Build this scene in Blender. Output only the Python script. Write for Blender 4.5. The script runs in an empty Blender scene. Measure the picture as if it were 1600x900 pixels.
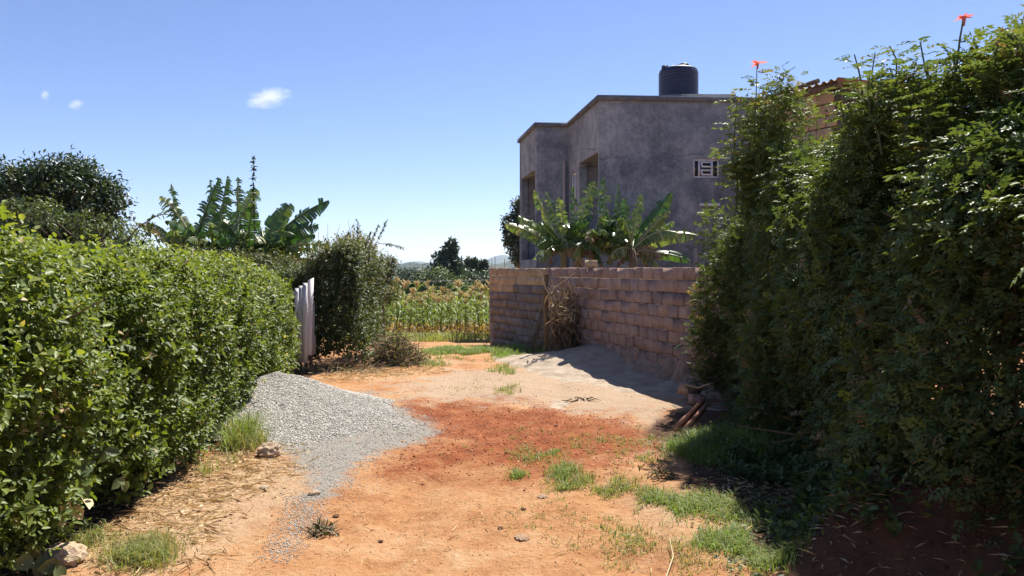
import bpy, math, random
import numpy as np
from mathutils import Vector, Matrix

# ------------------------------------------------------------------ camera, sky, sun, exposure
scene = bpy.context.scene
COL = scene.collection
FPX, HOR, EYE = 1150.0, 420.0, 1.6          # focal length (px of a 1600 wide frame), horizon row, eye height

cam_data = bpy.data.cameras.new('camera')
cam_data.sensor_width = 36.0
cam_data.lens = 36.0 * FPX / 1600.0
cam_data.shift_y = -(450.0 - HOR) / 1600.0
cam_data.clip_start = 0.05
cam_data.clip_end = 20000.0
cam = bpy.data.objects.new('camera', cam_data)
COL.objects.link(cam)
cam.location = (0, 0, EYE)
cam.rotation_euler = (math.radians(90), 0, 0)
scene.camera = cam

SUN_AZ, SUN_EL = math.radians(30.0), math.radians(57.0)      # azimuth from +Y towards +X
world = bpy.data.worlds.new('World')
scene.world = world
world.use_nodes = True
wn = world.node_tree
for n in list(wn.nodes): wn.nodes.remove(n)
sky = wn.nodes.new('ShaderNodeTexSky')
sky.sky_type = 'NISHITA'
sky.sun_disc = False
sky.sun_elevation = SUN_EL
sky.sun_rotation = SUN_AZ
sky.altitude = 1700
sky.air_density = 1.0
sky.dust_density = 0.4
sky.ozone_density = 3.5
bg = wn.nodes.new('ShaderNodeBackground')
bg.inputs['Strength'].default_value = 0.080
wo = wn.nodes.new('ShaderNodeOutputWorld')
tint = wn.nodes.new('ShaderNodeMix'); tint.data_type = 'RGBA'; tint.blend_type = 'MULTIPLY'; tint.inputs[0].default_value = 1.0
tint.inputs[7].default_value = (1.0, .93, 1.05, 1)
wn.links.new(sky.outputs[0], tint.inputs[6])
wn.links.new(tint.outputs[2], bg.inputs[0])
wn.links.new(bg.outputs[0], wo.inputs[0])

sun_data = bpy.data.lights.new('sun', 'SUN')
sun_data.energy = 5.0
sun_data.angle = math.radians(0.5)
sun_data.color = (1.0, 0.95, 0.86)
sun = bpy.data.objects.new('sun', sun_data)
COL.objects.link(sun)
sdir = Vector((math.sin(SUN_AZ) * math.cos(SUN_EL), math.cos(SUN_AZ) * math.cos(SUN_EL), math.sin(SUN_EL)))
sun.rotation_euler = sdir.to_track_quat('Z', 'Y').to_euler()
sun.location = sdir * 50

scene.view_settings.view_transform = 'Standard'
scene.view_settings.look = 'None'
scene.view_settings.exposure = 1.0
scene.view_settings.gamma = 1.0
scene.view_settings.use_curve_mapping = False
scene.render.engine = 'CYCLES'
scene.cycles.max_bounces = 7
scene.cycles.diffuse_bounces = 4
scene.cycles.glossy_bounces = 2
scene.cycles.transmission_bounces = 5
scene.cycles.transparent_max_bounces = 6
scene.cycles.volume_bounces = 1
scene.cycles.use_denoising = True
scene.cycles.sample_clamp_indirect = 6.0

rng = np.random.default_rng(11)
random.seed(11)

# ------------------------------------------------------------------ helpers
def at(px, py, Y):
    """the point at distance Y seen at (px, py) of the 1600x900 photograph"""
    return np.array([(px - 800.0) / FPX * Y, Y, EYE - (py - HOR) / FPX * Y])

def on_ground(px, py):
    Y = EYE * FPX / (py - HOR)
    return np.array([(px - 800.0) / FPX * Y, Y])

def unit(v):
    return v / np.maximum(np.linalg.norm(v, axis=-1, keepdims=True), 1e-9)

_wav = rng.normal(size=(24, 3)); _wph = rng.uniform(0, 6.28, 24)
def lump(P, scale, k0=0, n=6):
    """smooth pseudo noise in about -1..1"""
    P = np.asarray(P, float); s = 0
    for k in range(k0, k0 + n):
        s = s + np.sin(P @ (_wav[k % 24] * 2.2 / scale) + _wph[k % 24])
    return s / n * 1.5

def smooth(a, b, x):
    t = np.clip((x - a) / (b - a), 0, 1)
    return t * t * (3 - 2 * t)

def tag(o, label=None, cat=None, group=None, kind=None):
    if label: o['label'] = label
    if cat: o['category'] = cat
    if group: o['group'] = group
    if kind: o['kind'] = kind
    return o

def empty(name, loc=(0, 0, 0), rz=0.0):
    o = bpy.data.objects.new(name, None)
    o.empty_display_size = 0.2
    COL.objects.link(o)
    o.location = loc
    o.rotation_euler = (0, 0, rz)
    return o

class MB:
    """collects geometry, then builds ONE mesh object"""
    def __init__(self):
        self.V, self.F, self.A, self.n = [], [], [], 0
    def add(self, V, F, a=0.5):
        V = np.asarray(V, float).reshape(-1, 3)
        F = np.asarray(F, int)
        self.V.append(V); self.F.append(F + self.n)
        self.A.append(np.full(len(V), a) if np.isscalar(a) else np.asarray(a, float))
        self.n += len(V)
    def box(self, c, s, rz=0.0, a=0.5, jit=0.0):
        x, y, z = np.array(s) / 2
        V = np.array([[-x,-y,-z],[x,-y,-z],[x,y,-z],[-x,y,-z],[-x,-y,z],[x,-y,z],[x,y,z],[-x,y,z]])
        if jit: V = V + rng.normal(0, jit, V.shape)
        cr, sr = math.cos(rz), math.sin(rz)
        V = np.c_[V[:,0]*cr - V[:,1]*sr, V[:,0]*sr + V[:,1]*cr, V[:,2]] + np.array(c)
        self.add(V, [[0,3,2,1],[4,5,6,7],[0,1,5,4],[1,2,6,5],[2,3,7,6],[3,0,4,7]], a)
    def tube(self, pts, rad, sides=6, a=0.5, cap=True):
        pts = np.asarray(pts, float); m = len(pts)
        rad = np.full(m, rad) if np.isscalar(rad) else np.asarray(rad, float)
        T = unit(np.gradient(pts, axis=0))
        ref = np.array([0.0, 0.0, 1.0]) if abs(T[0][2]) < 0.9 else np.array([1.0, 0, 0])
        V = []
        for i in range(m):
            b = np.cross(T[i], ref); b /= max(np.linalg.norm(b), 1e-9)
            c = np.cross(b, T[i])
            for k in range(sides):
                an = 2 * math.pi * k / sides
                V.append(pts[i] + rad[i] * (math.cos(an) * b + math.sin(an) * c))
        F = [[i*sides+k, i*sides+(k+1) % sides, (i+1)*sides+(k+1) % sides, (i+1)*sides+k] for i in range(m-1) for k in range(sides)]
        self.add(V, F, a)
        if cap:
            c0 = list(range(sides))
            self.add(V[:sides], [[0, k+1, k, k] for k in range(1, sides-1)] and [[0, k+1, k] for k in range(1, sides-1)], a)
            self.add(V[-sides:], [[0, k, k+1] for k in range(1, sides-1)], a)
    def build(self, name, mat, parent=None, smooth_shade=False, link=True):
        me = self.mesh(name, mat, smooth_shade)
        o = bpy.data.objects.new(name, me)
        if link: COL.objects.link(o)
        if parent is not None: o.parent = parent
        return o
    def mesh(self, name, mat, smooth_shade=False):
        me = bpy.data.meshes.new(name)
        V = np.concatenate(self.V) if self.V else np.zeros((0, 3))
        me.vertices.add(len(V)); me.vertices.foreach_set('co', V.astype(np.float32).ravel())
        starts, idx, p = [], [], 0
        for F in self.F:
            if F.size == 0: continue
            k = F.shape[1]
            starts.append(p + np.arange(len(F)) * k); idx.append(F.ravel()); p += F.size
        if p:
            starts = np.concatenate(starts).astype(np.int32); idx = np.concatenate(idx).astype(np.int32)
            me.loops.add(len(idx)); me.loops.foreach_set('vertex_index', idx)
            me.polygons.add(len(starts)); me.polygons.foreach_set('loop_start', starts)
            if smooth_shade: me.polygons.foreach_set('use_smooth', np.ones(len(starts), bool))
        A = me.attributes.new('rnd', 'FLOAT', 'POINT')
        A.data.foreach_set('value', np.concatenate(self.A).astype(np.float32))
        me.update(calc_edges=True)
        me.materials.append(mat)
        return me

def obj_from(name, me, parent=None):
    o = bpy.data.objects.new(name, me); COL.objects.link(o)
    if parent is not None: o.parent = parent
    return o

def leaves6(mb, P, D, N, L, W, a, fold=0.22, droop=0.15):
    """many ovate leaves folded along the midrib (two quads each)"""
    D = unit(D); B = unit(np.cross(N, D)); N = np.cross(D, B)
    L = L[:, None]; W = W[:, None]
    def p(x, y, z): return P + D * (x * L) + B * (y * W) + N * z
    f = fold * W; d = droop * L
    V = np.stack([p(0, 0, 0*L), p(.28, .46, f*.9), p(.66, .40, f*.8 - d*.45), p(1, 0, -d), p(.66, -.40, f*.8 - d*.45), p(.28, -.46, f*.9)], 1)
    n = len(P); i = np.arange(n)[:, None] * 6
    F = np.concatenate([i + np.array([[0, 3, 2, 1]]), i + np.array([[0, 5, 4, 3]])])
    mb.add(V.reshape(-1, 3), F, np.repeat(a, 6))

def leaves4(mb, P, D, N, L, W, a, fold=0.2, droop=0.1):
    """many small kite leaves (two triangles each)"""
    D = unit(D); B = unit(np.cross(N, D)); N = np.cross(D, B)
    L = L[:, None]; W = W[:, None]
    V = np.stack([P, P + D*(.42*L) + B*(.5*W) + N*(fold*W), P + D*L - N*(droop*L), P + D*(.42*L) - B*(.5*W) + N*(fold*W)], 1)
    n = len(P); i = np.arange(n)[:, None] * 4
    F = np.concatenate([i + np.array([[0, 2, 1]]), i + np.array([[0, 3, 2]])])
    mb.add(V.reshape(-1, 3), F, np.repeat(a, 4))

def sprigs(P, S, k, length, spread=0.9):
    """leaf positions and axes for sprigs at P along S with k leaves each"""
    n = len(P); S = unit(S)
    ref = unit(rng.normal(size=(n, 3))); U = unit(np.cross(S, ref)); W = np.cross(S, U)
    t = (np.arange(k) + .4) / k
    ph = np.arange(k) * 2.4 + rng.uniform(0, 6.28, (n, 1)) + rng.normal(0, .3, (n, k))
    ln = (length * rng.uniform(.6, 1.3, n))[:, None]
    pos = P[:, None] + S[:, None] * (t * ln)[..., None]
    rad = U[:, None] * np.cos(ph)[..., None] + W[:, None] * np.sin(ph)[..., None]
    d = S[:, None] * (.35 + .5 * t[None, :, None]) + rad * spread + rng.normal(0, .18, (n, k, 3))
    up = S[:, None] * .7 + np.array([0, 0, .6]) + rng.normal(0, .25, (n, k, 3))
    return pos.reshape(-1, 3), d.reshape(-1, 3), up.reshape(-1, 3)

def pinnate(mb, P, D, N, L, pairs, lw, a, drp=.25):
    """compound leaves: pairs of leaflets along a rachis and one at its end"""
    D = unit(D); B = unit(np.cross(N, D)); N = np.cross(D, B)
    ps, ds, ns, ls, aa = [], [], [], [], []
    for i in range(pairs):
        t = .28 + .62 * i / max(pairs - 1, 1)
        c = P + D * (t * L)[:, None] - N * (drp * t * t * L)[:, None]
        for s in (-1, 1):
            ps.append(c); ds.append(D * .55 + B * (s * .8) - N * .12 + rng.normal(0, .12, P.shape))
            ns.append(N + rng.normal(0, .2, P.shape)); ls.append(L * lw * (1.05 - .25 * abs(t - .5)) * rng.uniform(.8, 1.15, len(P))); aa.append(a)
    ps.append(P + D * L[:, None] * .92 - N * (drp * .85 * L)[:, None]); ds.append(D - N * drp); ns.append(N); ls.append(L * lw * 1.1); aa.append(a)
    ls = np.concatenate(ls); aa = np.concatenate(aa)
    leaves4(mb, np.concatenate(ps), np.concatenate(ds), np.concatenate(ns), ls, ls * .52, np.clip(aa + rng.normal(0, .06, len(aa)), 0, 1))

# ------------------------------------------------------------------ materials
def new_mat(name):
    m = bpy.data.materials.new(name); m.use_nodes = True
    nt = m.node_tree
    for n in list(nt.nodes): nt.nodes.remove(n)
    out = nt.nodes.new('ShaderNodeOutputMaterial')
    return m, nt, out

def N_(nt, t, **kw):
    n = nt.nodes.new(t)
    for k, v in kw.items():
        if k in n.inputs: n.inputs[k].default_value = v
        else: setattr(n, k, v)
    return n

def ramp(nt, fac, stops):
    r = nt.nodes.new('ShaderNodeValToRGB')
    el = r.color_ramp.elements
    el[0].position, el[0].color = stops[0][0], (*stops[0][1], 1)
    el[1].position, el[1].color = stops[-1][0], (*stops[-1][1], 1)
    for p, c in stops[1:-1]:
        e = el.new(p); e.color = (*c, 1)
    if fac is not None: nt.links.new(fac, r.inputs[0])
    return r

def mixc(nt, fac, a, b, mode='MIX'):
    m = nt.nodes.new('ShaderNodeMix'); m.data_type = 'RGBA'; m.blend_type = mode; m.clamp_factor = True
    for s, v in ((0, fac), (6, a), (7, b)):
        if hasattr(v, 'links') or hasattr(v, 'is_linked'): nt.links.new(v, m.inputs[s])
        elif isinstance(v, (tuple, list)): m.inputs[s].default_value = (*v, 1)
        else: m.inputs[s].default_value = v
    return m.outputs[2]

def mth(nt, op, a, b=0.0, clamp=False):
    m = nt.nodes.new('ShaderNodeMath'); m.operation = op; m.use_clamp = clamp
    for i, v in enumerate((a, b)):
        if hasattr(v, 'is_linked'): nt.links.new(v, m.inputs[i])
        else: m.inputs[i].default_value = v
    return m.outputs[0]

def noise(nt, scale, detail=4, rough=.55, vec=None, dist=0.0):
    n = nt.nodes.new('ShaderNodeTexNoise')
    n.inputs['Scale'].default_value = scale; n.inputs['Detail'].default_value = detail
    n.inputs['Roughness'].default_value = rough; n.inputs['Distortion'].default_value = dist
    if vec is not None: nt.links.new(vec, n.inputs['Vector'])
    return n.outputs[0]

def coords(nt, kind='Object'):
    return nt.nodes.new('ShaderNodeTexCoord').outputs[kind]

def attr(nt, name='rnd'):
    a = nt.nodes.new('ShaderNodeAttribute'); a.attribute_name = name
    return a.outputs['Fac']

def leaf_mat(name, stops, rough=.45, trans=.35, tint=(1.25, 1.3, .5), spec=.4):
    m, nt, out = new_mat(name)
    c = ramp(nt, attr(nt), stops).outputs[0]
    p = N_(nt, 'ShaderNodeBsdfPrincipled', Roughness=rough)
    p.inputs['Specular IOR Level'].default_value = spec
    nt.links.new(c, p.inputs['Base Color'])
    t = nt.nodes.new('ShaderNodeBsdfTranslucent')
    nt.links.new(mixc(nt, 1.0, c, tint, 'MULTIPLY'), t.inputs[0])
    mx = nt.nodes.new('ShaderNodeMixShader'); mx.inputs[0].default_value = trans
    nt.links.new(p.outputs[0], mx.inputs[1]); nt.links.new(t.outputs[0], mx.inputs[2])
    nt.links.new(mx.outputs[0], out.inputs[0])
    return m

def rough_mat(name, stops, scale=8, rough=.9, bump=.3, bscale=40, stretch=None, use_rnd=False, bdist=.02, objrnd=0.0, spec=.25):
    m, nt, out = new_mat(name)
    v = coords(nt)
    if stretch:
        mp = nt.nodes.new('ShaderNodeMapping'); mp.inputs['Scale'].default_value = stretch
        nt.links.new(v, mp.inputs[0]); v = mp.outputs[0]
    f = noise(nt, scale, 6, .62, v)
    if use_rnd: f = mth(nt, 'ADD', mth(nt, 'MULTIPLY', f, .45), mth(nt, 'MULTIPLY', attr(nt), .6))
    if objrnd:
        oi = nt.nodes.new('ShaderNodeObjectInfo')
        f = mth(nt, 'ADD', f, mth(nt, 'MULTIPLY', mth(nt, 'SUBTRACT', oi.outputs['Random'], .5), objrnd))
    c = ramp(nt, f, stops).outputs[0]
    p = N_(nt, 'ShaderNodeBsdfPrincipled', Roughness=rough)
    p.inputs['Specular IOR Level'].default_value = spec
    nt.links.new(c, p.inputs['Base Color'])
    if bump:
        b = N_(nt, 'ShaderNodeBump', Strength=bump, Distance=bdist)
        nt.links.new(noise(nt, bscale, 5, .65, v), b.inputs['Height'])
        nt.links.new(b.outputs[0], p.inputs['Normal'])
    nt.links.new(p.outputs[0], out.inputs[0])
    return m

M = {}
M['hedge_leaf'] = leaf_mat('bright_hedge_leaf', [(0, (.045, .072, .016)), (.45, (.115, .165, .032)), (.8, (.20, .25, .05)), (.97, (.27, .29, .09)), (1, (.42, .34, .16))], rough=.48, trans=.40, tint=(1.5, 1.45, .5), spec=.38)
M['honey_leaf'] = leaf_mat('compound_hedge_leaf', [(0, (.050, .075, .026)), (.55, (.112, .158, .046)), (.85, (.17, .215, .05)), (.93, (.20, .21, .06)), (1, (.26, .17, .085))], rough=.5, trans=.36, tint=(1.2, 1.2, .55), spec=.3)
M['dull_leaf'] = leaf_mat('dull_bush_leaf', [(0, (.030, .044, .016)), (.5, (.080, .110, .032)), (.8, (.15, .15, .055)), (1, (.22, .16, .085))], rough=.55, trans=.3)
M['tree_leaf'] = leaf_mat('dark_tree_leaf', [(0, (.016, .034, .013)), (.6, (.035, .065, .022)), (1, (.085, .115, .040))], rough=.4, trans=.2)
M['gum_leaf'] = leaf_mat('gum_tree_leaf', [(0, (.020, .036, .020)), (.6, (.042, .066, .034)), (1, (.09, .115, .06))], rough=.5, trans=.2)
M['pale_leaf'] = leaf_mat('pale_bush_leaf', [(0, (.05, .08, .035)), (.6, (.11, .15, .06)), (1, (.18, .2, .09))], rough=.55, trans=.25)
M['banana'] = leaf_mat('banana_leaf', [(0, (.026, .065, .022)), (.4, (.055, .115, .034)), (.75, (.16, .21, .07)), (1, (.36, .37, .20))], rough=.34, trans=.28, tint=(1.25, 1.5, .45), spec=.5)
M['banana_dry'] = leaf_mat('dry_banana_leaf', [(0, (.10, .065, .035)), (.6, (.26, .19, .11)), (1, (.40, .32, .20))], rough=.7, trans=.25, tint=(1.2, 1, .7))
M['maize_leaf'] = leaf_mat('maize_leaf', [(0, (.24, .15, .06)), (.2, (.34, .25, .09)), (.32, (.12, .16, .04)), (.7, (.14, .21, .05)), (1, (.26, .31, .10))], rough=.5, trans=.35, tint=(1.4, 1.4, .5))
M['tassel'] = leaf_mat('maize_tassel', [(0, (.55, .44, .21)), (1, (.75, .66, .38))], rough=.8, trans=.3, tint=(1.2, 1.1, .8))
M['grass'] = leaf_mat('grass_blade', [(0, (.34, .27, .12)), (.25, (.30, .27, .10)), (.45, (.19, .23, .06)), (1, (.20, .30, .07))], rough=.55, trans=.35, tint=(1.3, 1.4, .5))
M['straw'] = leaf_mat('straw', [(0, (.30, .18, .08)), (.5, (.52, .38, .20)), (1, (.66, .54, .34))], rough=.8, trans=.2, tint=(1.1, 1, .8))
M['flower'] = leaf_mat('orange_red_petal', [(0, (.70, .17, .10)), (1, (.80, .36, .28))], rough=.5, trans=.4, tint=(1.2, .9, .9))
M['white_flower'] = leaf_mat('white_petal', [(0, (.55, .5, .48)), (1, (.75, .6, .62))], rough=.6, trans=.3, tint=(1, 1, 1))
M['bark'] = rough_mat('grey_brown_bark', [(.3, (.075, .055, .04)), (.7, (.19, .145, .10))], 14, .9, .6, 30, (1, 1, .25))
M['twig'] = rough_mat('brown_twig', [(.2, (.07, .045, .028)), (.5, (.17, .11, .065)), (.9, (.33, .23, .14))], 20, .85, .3, 60, None, True)
M['green_stem'] = rough_mat('green_stem', [(.3, (.05, .075, .025)), (.7, (.12, .14, .05))], 10, .6, .1, 40)
M['pseudostem'] = rough_mat('banana_pseudostem', [(.3, (.09, .10, .04)), (.6, (.20, .17, .08)), (.8, (.12, .07, .04))], 6, .7, .3, 20, (1, 1, .2))
M['dry_stalk'] = rough_mat('dry_stalk', [(.2, (.10, .065, .04)), (.5, (.24, .17, .10)), (.9, (.50, .39, .25))], 9, .85, .2, 50, None, True)

# -- soil of the track: colours mixed by masks stored on the ground sheet
def ground_material():
    m, nt, out = new_mat('track_soil')
    v = coords(nt)
    big = noise(nt, .9, 5, .6, v); mid = noise(nt, 4.5, 6, .65, v); fine = noise(nt, 28, 6, .7, v); grit = noise(nt, 140, 3, .7, v)
    f = mth(nt, 'ADD', mth(nt, 'MULTIPLY', big, .45), mth(nt, 'ADD', mth(nt, 'MULTIPLY', mid, .33), mth(nt, 'MULTIPLY', fine, .22)))
    soil = ramp(nt, f, [(.32, (.21, .085, .036)), (.43, (.34, .155, .066)), (.51, (.43, .225, .105)), (.58, (.48, .29, .155)), (.68, (.54, .39, .25))]).outputs[0]
    def mask(name, nz, amt, lo, hi):
        a = attr(nt, name)
        s = mth(nt, 'ADD', a, mth(nt, 'MULTIPLY', mth(nt, 'SUBTRACT', nz, .5), amt))
        mr = nt.nodes.new('ShaderNodeMapRange'); mr.interpolation_type = 'SMOOTHSTEP'
        nt.links.new(s, mr.inputs[0]); mr.inputs[1].default_value = lo; mr.inputs[2].default_value = hi
        return mr.outputs[0]
    pat = noise(nt, 3.2, 7, .68, v, .3)
    pat2 = mth(nt, 'ADD', mth(nt, 'MULTIPLY', noise(nt, 1.7, 5, .6, v, .4), .5), mth(nt, 'MULTIPLY', noise(nt, 9.0, 8, .75, v, .2), .5))
    dustc = ramp(nt, fine, [(.3, (.36, .235, .135)), (.7, (.52, .38, .25))]).outputs[0]
    c = mixc(nt, mth(nt, 'MULTIPLY', mask('dry', pat2, 1.1, .35, .75), .75), soil, dustc)
    sandc = ramp(nt, mth(nt, 'ADD', mth(nt, 'MULTIPLY', fine, .5), mth(nt, 'MULTIPLY', grit, .5)), [(.3, (.30, .215, .145)), (.7, (.48, .37, .265))]).outputs[0]
    c = mixc(nt, mth(nt, 'MULTIPLY', mask('sand', pat, 2.2, .34, .85), .85), c, sandc)
    redc = ramp(nt, mth(nt, 'ADD', mth(nt, 'MULTIPLY', mid, .5), mth(nt, 'MULTIPLY', fine, .5)), [(.34, (.10, .026, .012)), (.5, (.23, .062, .023)), (.66, (.38, .14, .055))]).outputs[0]
    c = mixc(nt, mth(nt, 'MULTIPLY', mask('red', pat2, 2.6, .32, .85), .9), c, redc)
    grav = ramp(nt, grit, [(.35, (.13, .115, .10)), (.5, (.27, .25, .215)), (.65, (.42, .385, .335))]).outputs[0]
    c = mixc(nt, mask('gravel', pat2, 1.8, .40, .75), c, grav)
    dark = ramp(nt, mid, [(.3, (.055, .030, .019)), (.7, (.13, .07, .042))]).outputs[0]  # dark brown soil, with the hedge shade darkened into its colour
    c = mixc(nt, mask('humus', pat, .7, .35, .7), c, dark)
    fieldc = ramp(nt, noise(nt, .02, 8, .7, v), [(.35, (.035, .05, .02)), (.5, (.09, .10, .04)), (.62, (.20, .15, .08)), (.7, (.06, .08, .03))]).outputs[0]
    c = mixc(nt, attr(nt, 'far'), c, fieldc)
    p = N_(nt, 'ShaderNodeBsdfPrincipled', Roughness=.95)
    p.inputs['Specular IOR Level'].default_value = .12
    nt.links.new(c, p.inputs['Base Color'])
    hgt = mth(nt, 'ADD', mth(nt, 'MULTIPLY', mid, .5), mth(nt, 'ADD', mth(nt, 'MULTIPLY', fine, .40), mth(nt, 'MULTIPLY', grit, .12)))
    b = N_(nt, 'ShaderNodeBump', Strength=.9, Distance=.07)
    nt.links.new(hgt, b.inputs['Height']); nt.links.new(b.outputs[0], p.inputs['Normal'])
    nt.links.new(p.outputs[0], out.inputs[0])
    return m

# ------------------------------------------------------------------ ground
WALL = np.array([[-.517, 17.0], [.684, 14.3], [2.55, 9.3], [3.25, 7.4]])     # line of the block wall, far to near

def seg_dist(P, a, b):
    ab = b - a; t = np.clip(((P - a) @ ab) / (ab @ ab), 0, 1)
    return np.linalg.norm(P - (a + t[..., None] * ab), axis=-1)

def poly_mask(P, poly, soft):
    """1 inside, falling to 0 over 'soft' metres either side of the outline"""
    poly = np.asarray(poly, float); inside = np.zeros(P.shape[:-1], bool); d = np.full(P.shape[:-1], 1e9)
    for i in range(len(poly)):
        a, b = poly[i], poly[(i + 1) % len(poly)]
        d = np.minimum(d, seg_dist(P, a, b))
        c = ((a[1] > P[..., 1]) != (b[1] > P[..., 1]))
        xi = (b[0] - a[0]) * (P[..., 1] - a[1]) / (b[1] - a[1] + 1e-12) + a[0]
        inside ^= c & (P[..., 0] < xi)
    return np.clip(.5 + np.where(inside, d, -d) / (2 * soft), 0, 1)

def gpoly(pts): return np.array([on_ground(*p) for p in pts])

def bank(x, y):
    top = .62 * smooth(7.2, 3.8, y) + .06
    return top * smooth(1.62, 2.55, x + .25 * np.sin(y * 2.1) + .1 * np.sin(y * 5.3)) * smooth(9.5, 7.5, y) * smooth(30, 6, x)

def base_z(x, y):
    x = np.asarray(x, float); y = np.asarray(y, float)
    z = np.zeros(np.broadcast(x, y).shape)
    z = z - .085 * np.maximum(0, np.sqrt((y - 15.3) ** 2 + 1.2) * .5 + (y - 15.3) * .5 - .02) * (y < 60)
    z = np.where(y >= 60, -3.8 - 30 * smooth(55, 420, y), z)
    z = z + bank(x, y)
    # shallow rut along the middle of the track and a rise toward the left hedge
    z = z + .05 * smooth(-1.7, -2.6, x) * smooth(12, 8, y) - .02 * np.exp(-((x + .55) / .5) ** 2) * smooth(14, 9, y)
    return z

def micro(x, y):
    P = np.stack([x, y, np.zeros_like(x)], -1)
    a = smooth(26, 12, y) * smooth(9, 4, np.abs(x))
    return a * (.012 * lump(P, 1.4, 0) + .008 * lump(P, .45, 5) + .005 * lump(P, .17, 11))

RED = gpoly([(590, 632), (700, 622), (860, 632), (1000, 655), (1080, 690), (1060, 725), (930, 748), (800, 752), (730, 735), (640, 748), (560, 720), (640, 690), (560, 650)])
def gz(x, y):
    x = np.asarray(x, float); y = np.asarray(y, float)
    P = np.stack([x, y, np.zeros_like(x)], -1)
    near = (y < 11) & (y > 3) & (np.abs(x) < 4)
    rd = np.where(near, poly_mask(np.stack([x, y], -1), RED, .35), 0)
    rd = smooth(.2, .9, rd)
    rut = np.exp(-((x + .75 + .10 * np.sin(y * .9)) / .16) ** 2) + np.exp(-((x - .65 + .10 * np.sin(y * .9 + .4)) / .16) ** 2)
    tread = rut * smooth(12, 9, y) * (-.036 + .008 * np.sin(y * 42 + 3 * x))
    bk = smooth(.03, .25, bank(x, y)) * (np.abs(x) < 6)
    return base_z(x, y) + bk * (.045 * lump(P, .38, 1) + .022 * lump(P, .13, 7)) + micro(x, y) + tread * (1 - rd) + rd * (.012 + .016 * lump(P, .3, 2) + .012 * lump(P, .10, 8))

def gz1(x, y): return float(gz(np.array([x]), np.array([y]))[0])

def growing(start, stop, step, k):
    v, out = start, []
    while abs(v - start) < abs(stop - start):
        v += step; step *= k; out.append(v)
    return out

xs = np.array(growing(-4.5, -9000, -.08, 1.13)[::-1] + list(np.arange(-4.5, 4.51, .05)) + growing(4.5, 9000, .08, 1.13))
ys = np.array(growing(2.2, -300, -.1, 1.15)[::-1] + list(np.arange(2.2, 12, .05)) + list(np.arange(12, 45, .16)) + growing(45, 9000, .2, 1.1))
GX, GY = np.meshgrid(xs, ys)
GP = np.stack([GX, GY], -1)
GZ = gz(GX, GY)
ny, nx = GX.shape
mb = MB()
ii = (np.arange(ny - 1)[:, None] * nx + np.arange(nx - 1)[None]).ravel()
mb.add(np.stack([GX, GY, GZ], -1).reshape(-1, 3), np.stack([ii, ii + 1, ii + nx + 1, ii + nx], 1))
ground_mat = ground_material()
ground = tag(mb.build('ground', ground_mat, smooth_shade=True), kind='structure', label='orange and red bare soil track with dry and sandy patches')
def set_attr(me, name, arr):
    A = me.attributes.new(name, 'FLOAT', 'POINT'); A.data.foreach_set('value', arr.astype(np.float32).ravel())
SAND = gpoly([(600, 600), (680, 578), (840, 570), (930, 556), (1120, 610), (1110, 690), (1050, 690), (930, 655), (780, 632), (660, 634), (600, 622)])
GRAV = gpoly([(385, 640), (440, 612), (580, 612), (640, 640), (690, 668), (660, 690), (610, 705), (560, 735), (545, 765), (480, 790), (475, 745), (440, 715), (390, 700)])
GRAV2 = gpoly([(465, 780), (490, 775), (488, 815), (470, 835), (440, 870), (425, 865), (455, 825)])
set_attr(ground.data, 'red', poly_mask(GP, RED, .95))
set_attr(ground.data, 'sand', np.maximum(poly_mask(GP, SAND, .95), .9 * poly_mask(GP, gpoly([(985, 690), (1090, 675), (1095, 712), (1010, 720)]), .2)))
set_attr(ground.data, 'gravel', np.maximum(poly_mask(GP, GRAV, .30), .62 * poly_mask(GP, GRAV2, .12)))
hum_shade = smooth(1.0, 1.75, GX + .2 * lump(np.stack([GX, GY, GX * 0], -1), .8)) * smooth(9.2, 7.5, GY) + smooth(-2.25, -2.7, GX + .08 * (GY - 5)) * smooth(13, 11, GY)  # soil beside both hedges where shade is painted along with the brown earth
set_attr(ground.data, 'humus', np.clip(hum_shade, 0, 1) * (np.abs(GX) < 8))
dry = poly_mask(GP, gpoly([(60, 899), (300, 730), (430, 690), (520, 760), (420, 830), (250, 899)]), .5) + .7 * poly_mask(GP, gpoly([(930, 760), (1120, 730), (1200, 890), (960, 890)]), .5) + .6 * poly_mask(GP, gpoly([(480, 600), (650, 575), (860, 570), (700, 555), (560, 560)]), .6)
set_attr(ground.data, 'dry', np.clip(dry, 0, 1))
set_attr(ground.data, 'far', smooth(40, 60, GY) * 1.0)

# distant hills
def hill(name, Y, x0, x1, heights, depth, mat, seed):
    n, mrow = 240, 14
    X = np.linspace(x0, x1, n); hx = np.interp(X, np.linspace(x0, x1, len(heights)), heights)
    P = np.stack([X, X * 0, X * 0], -1)
    hx = hx + (abs(x1 - x0) * .0016) * lump(P, abs(x1 - x0) / 60, seed) + (abs(x1 - x0) * .0008) * lump(P, abs(x1 - x0) / 200, seed + 4)
    V = []
    for j in range(mrow):
        t = j / (mrow - 1); prof = math.sin(math.pi * t) ** .8
        yy = Y + depth * (t - .5) * 2 + 0 * X
        zz = -45 + (hx + 45) * prof + (depth * .02) * lump(np.stack([X, yy, 0 * X], -1), depth * .3, seed + 2) * math.sin(math.pi * t) * (1 - prof * .6)
        V.append(np.stack([X, yy, zz], -1))
    ii = (np.arange(mrow - 1)[:, None] * n + np.arange(n - 1)[None]).ravel()
    b = MB(); b.add(np.concatenate(V), np.stack([ii, ii + 1, ii + n + 1, ii + n], 1))
    return tag(b.build(name, mat, smooth_shade=True), kind='structure')
M['hill'] = rough_mat('wooded_hill', [(.38, (.012, .022, .012)), (.5, (.025, .038, .018)), (.58, (.085, .080, .045)), (.64, (.025, .038, .018))], .018, .95, .0)
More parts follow.
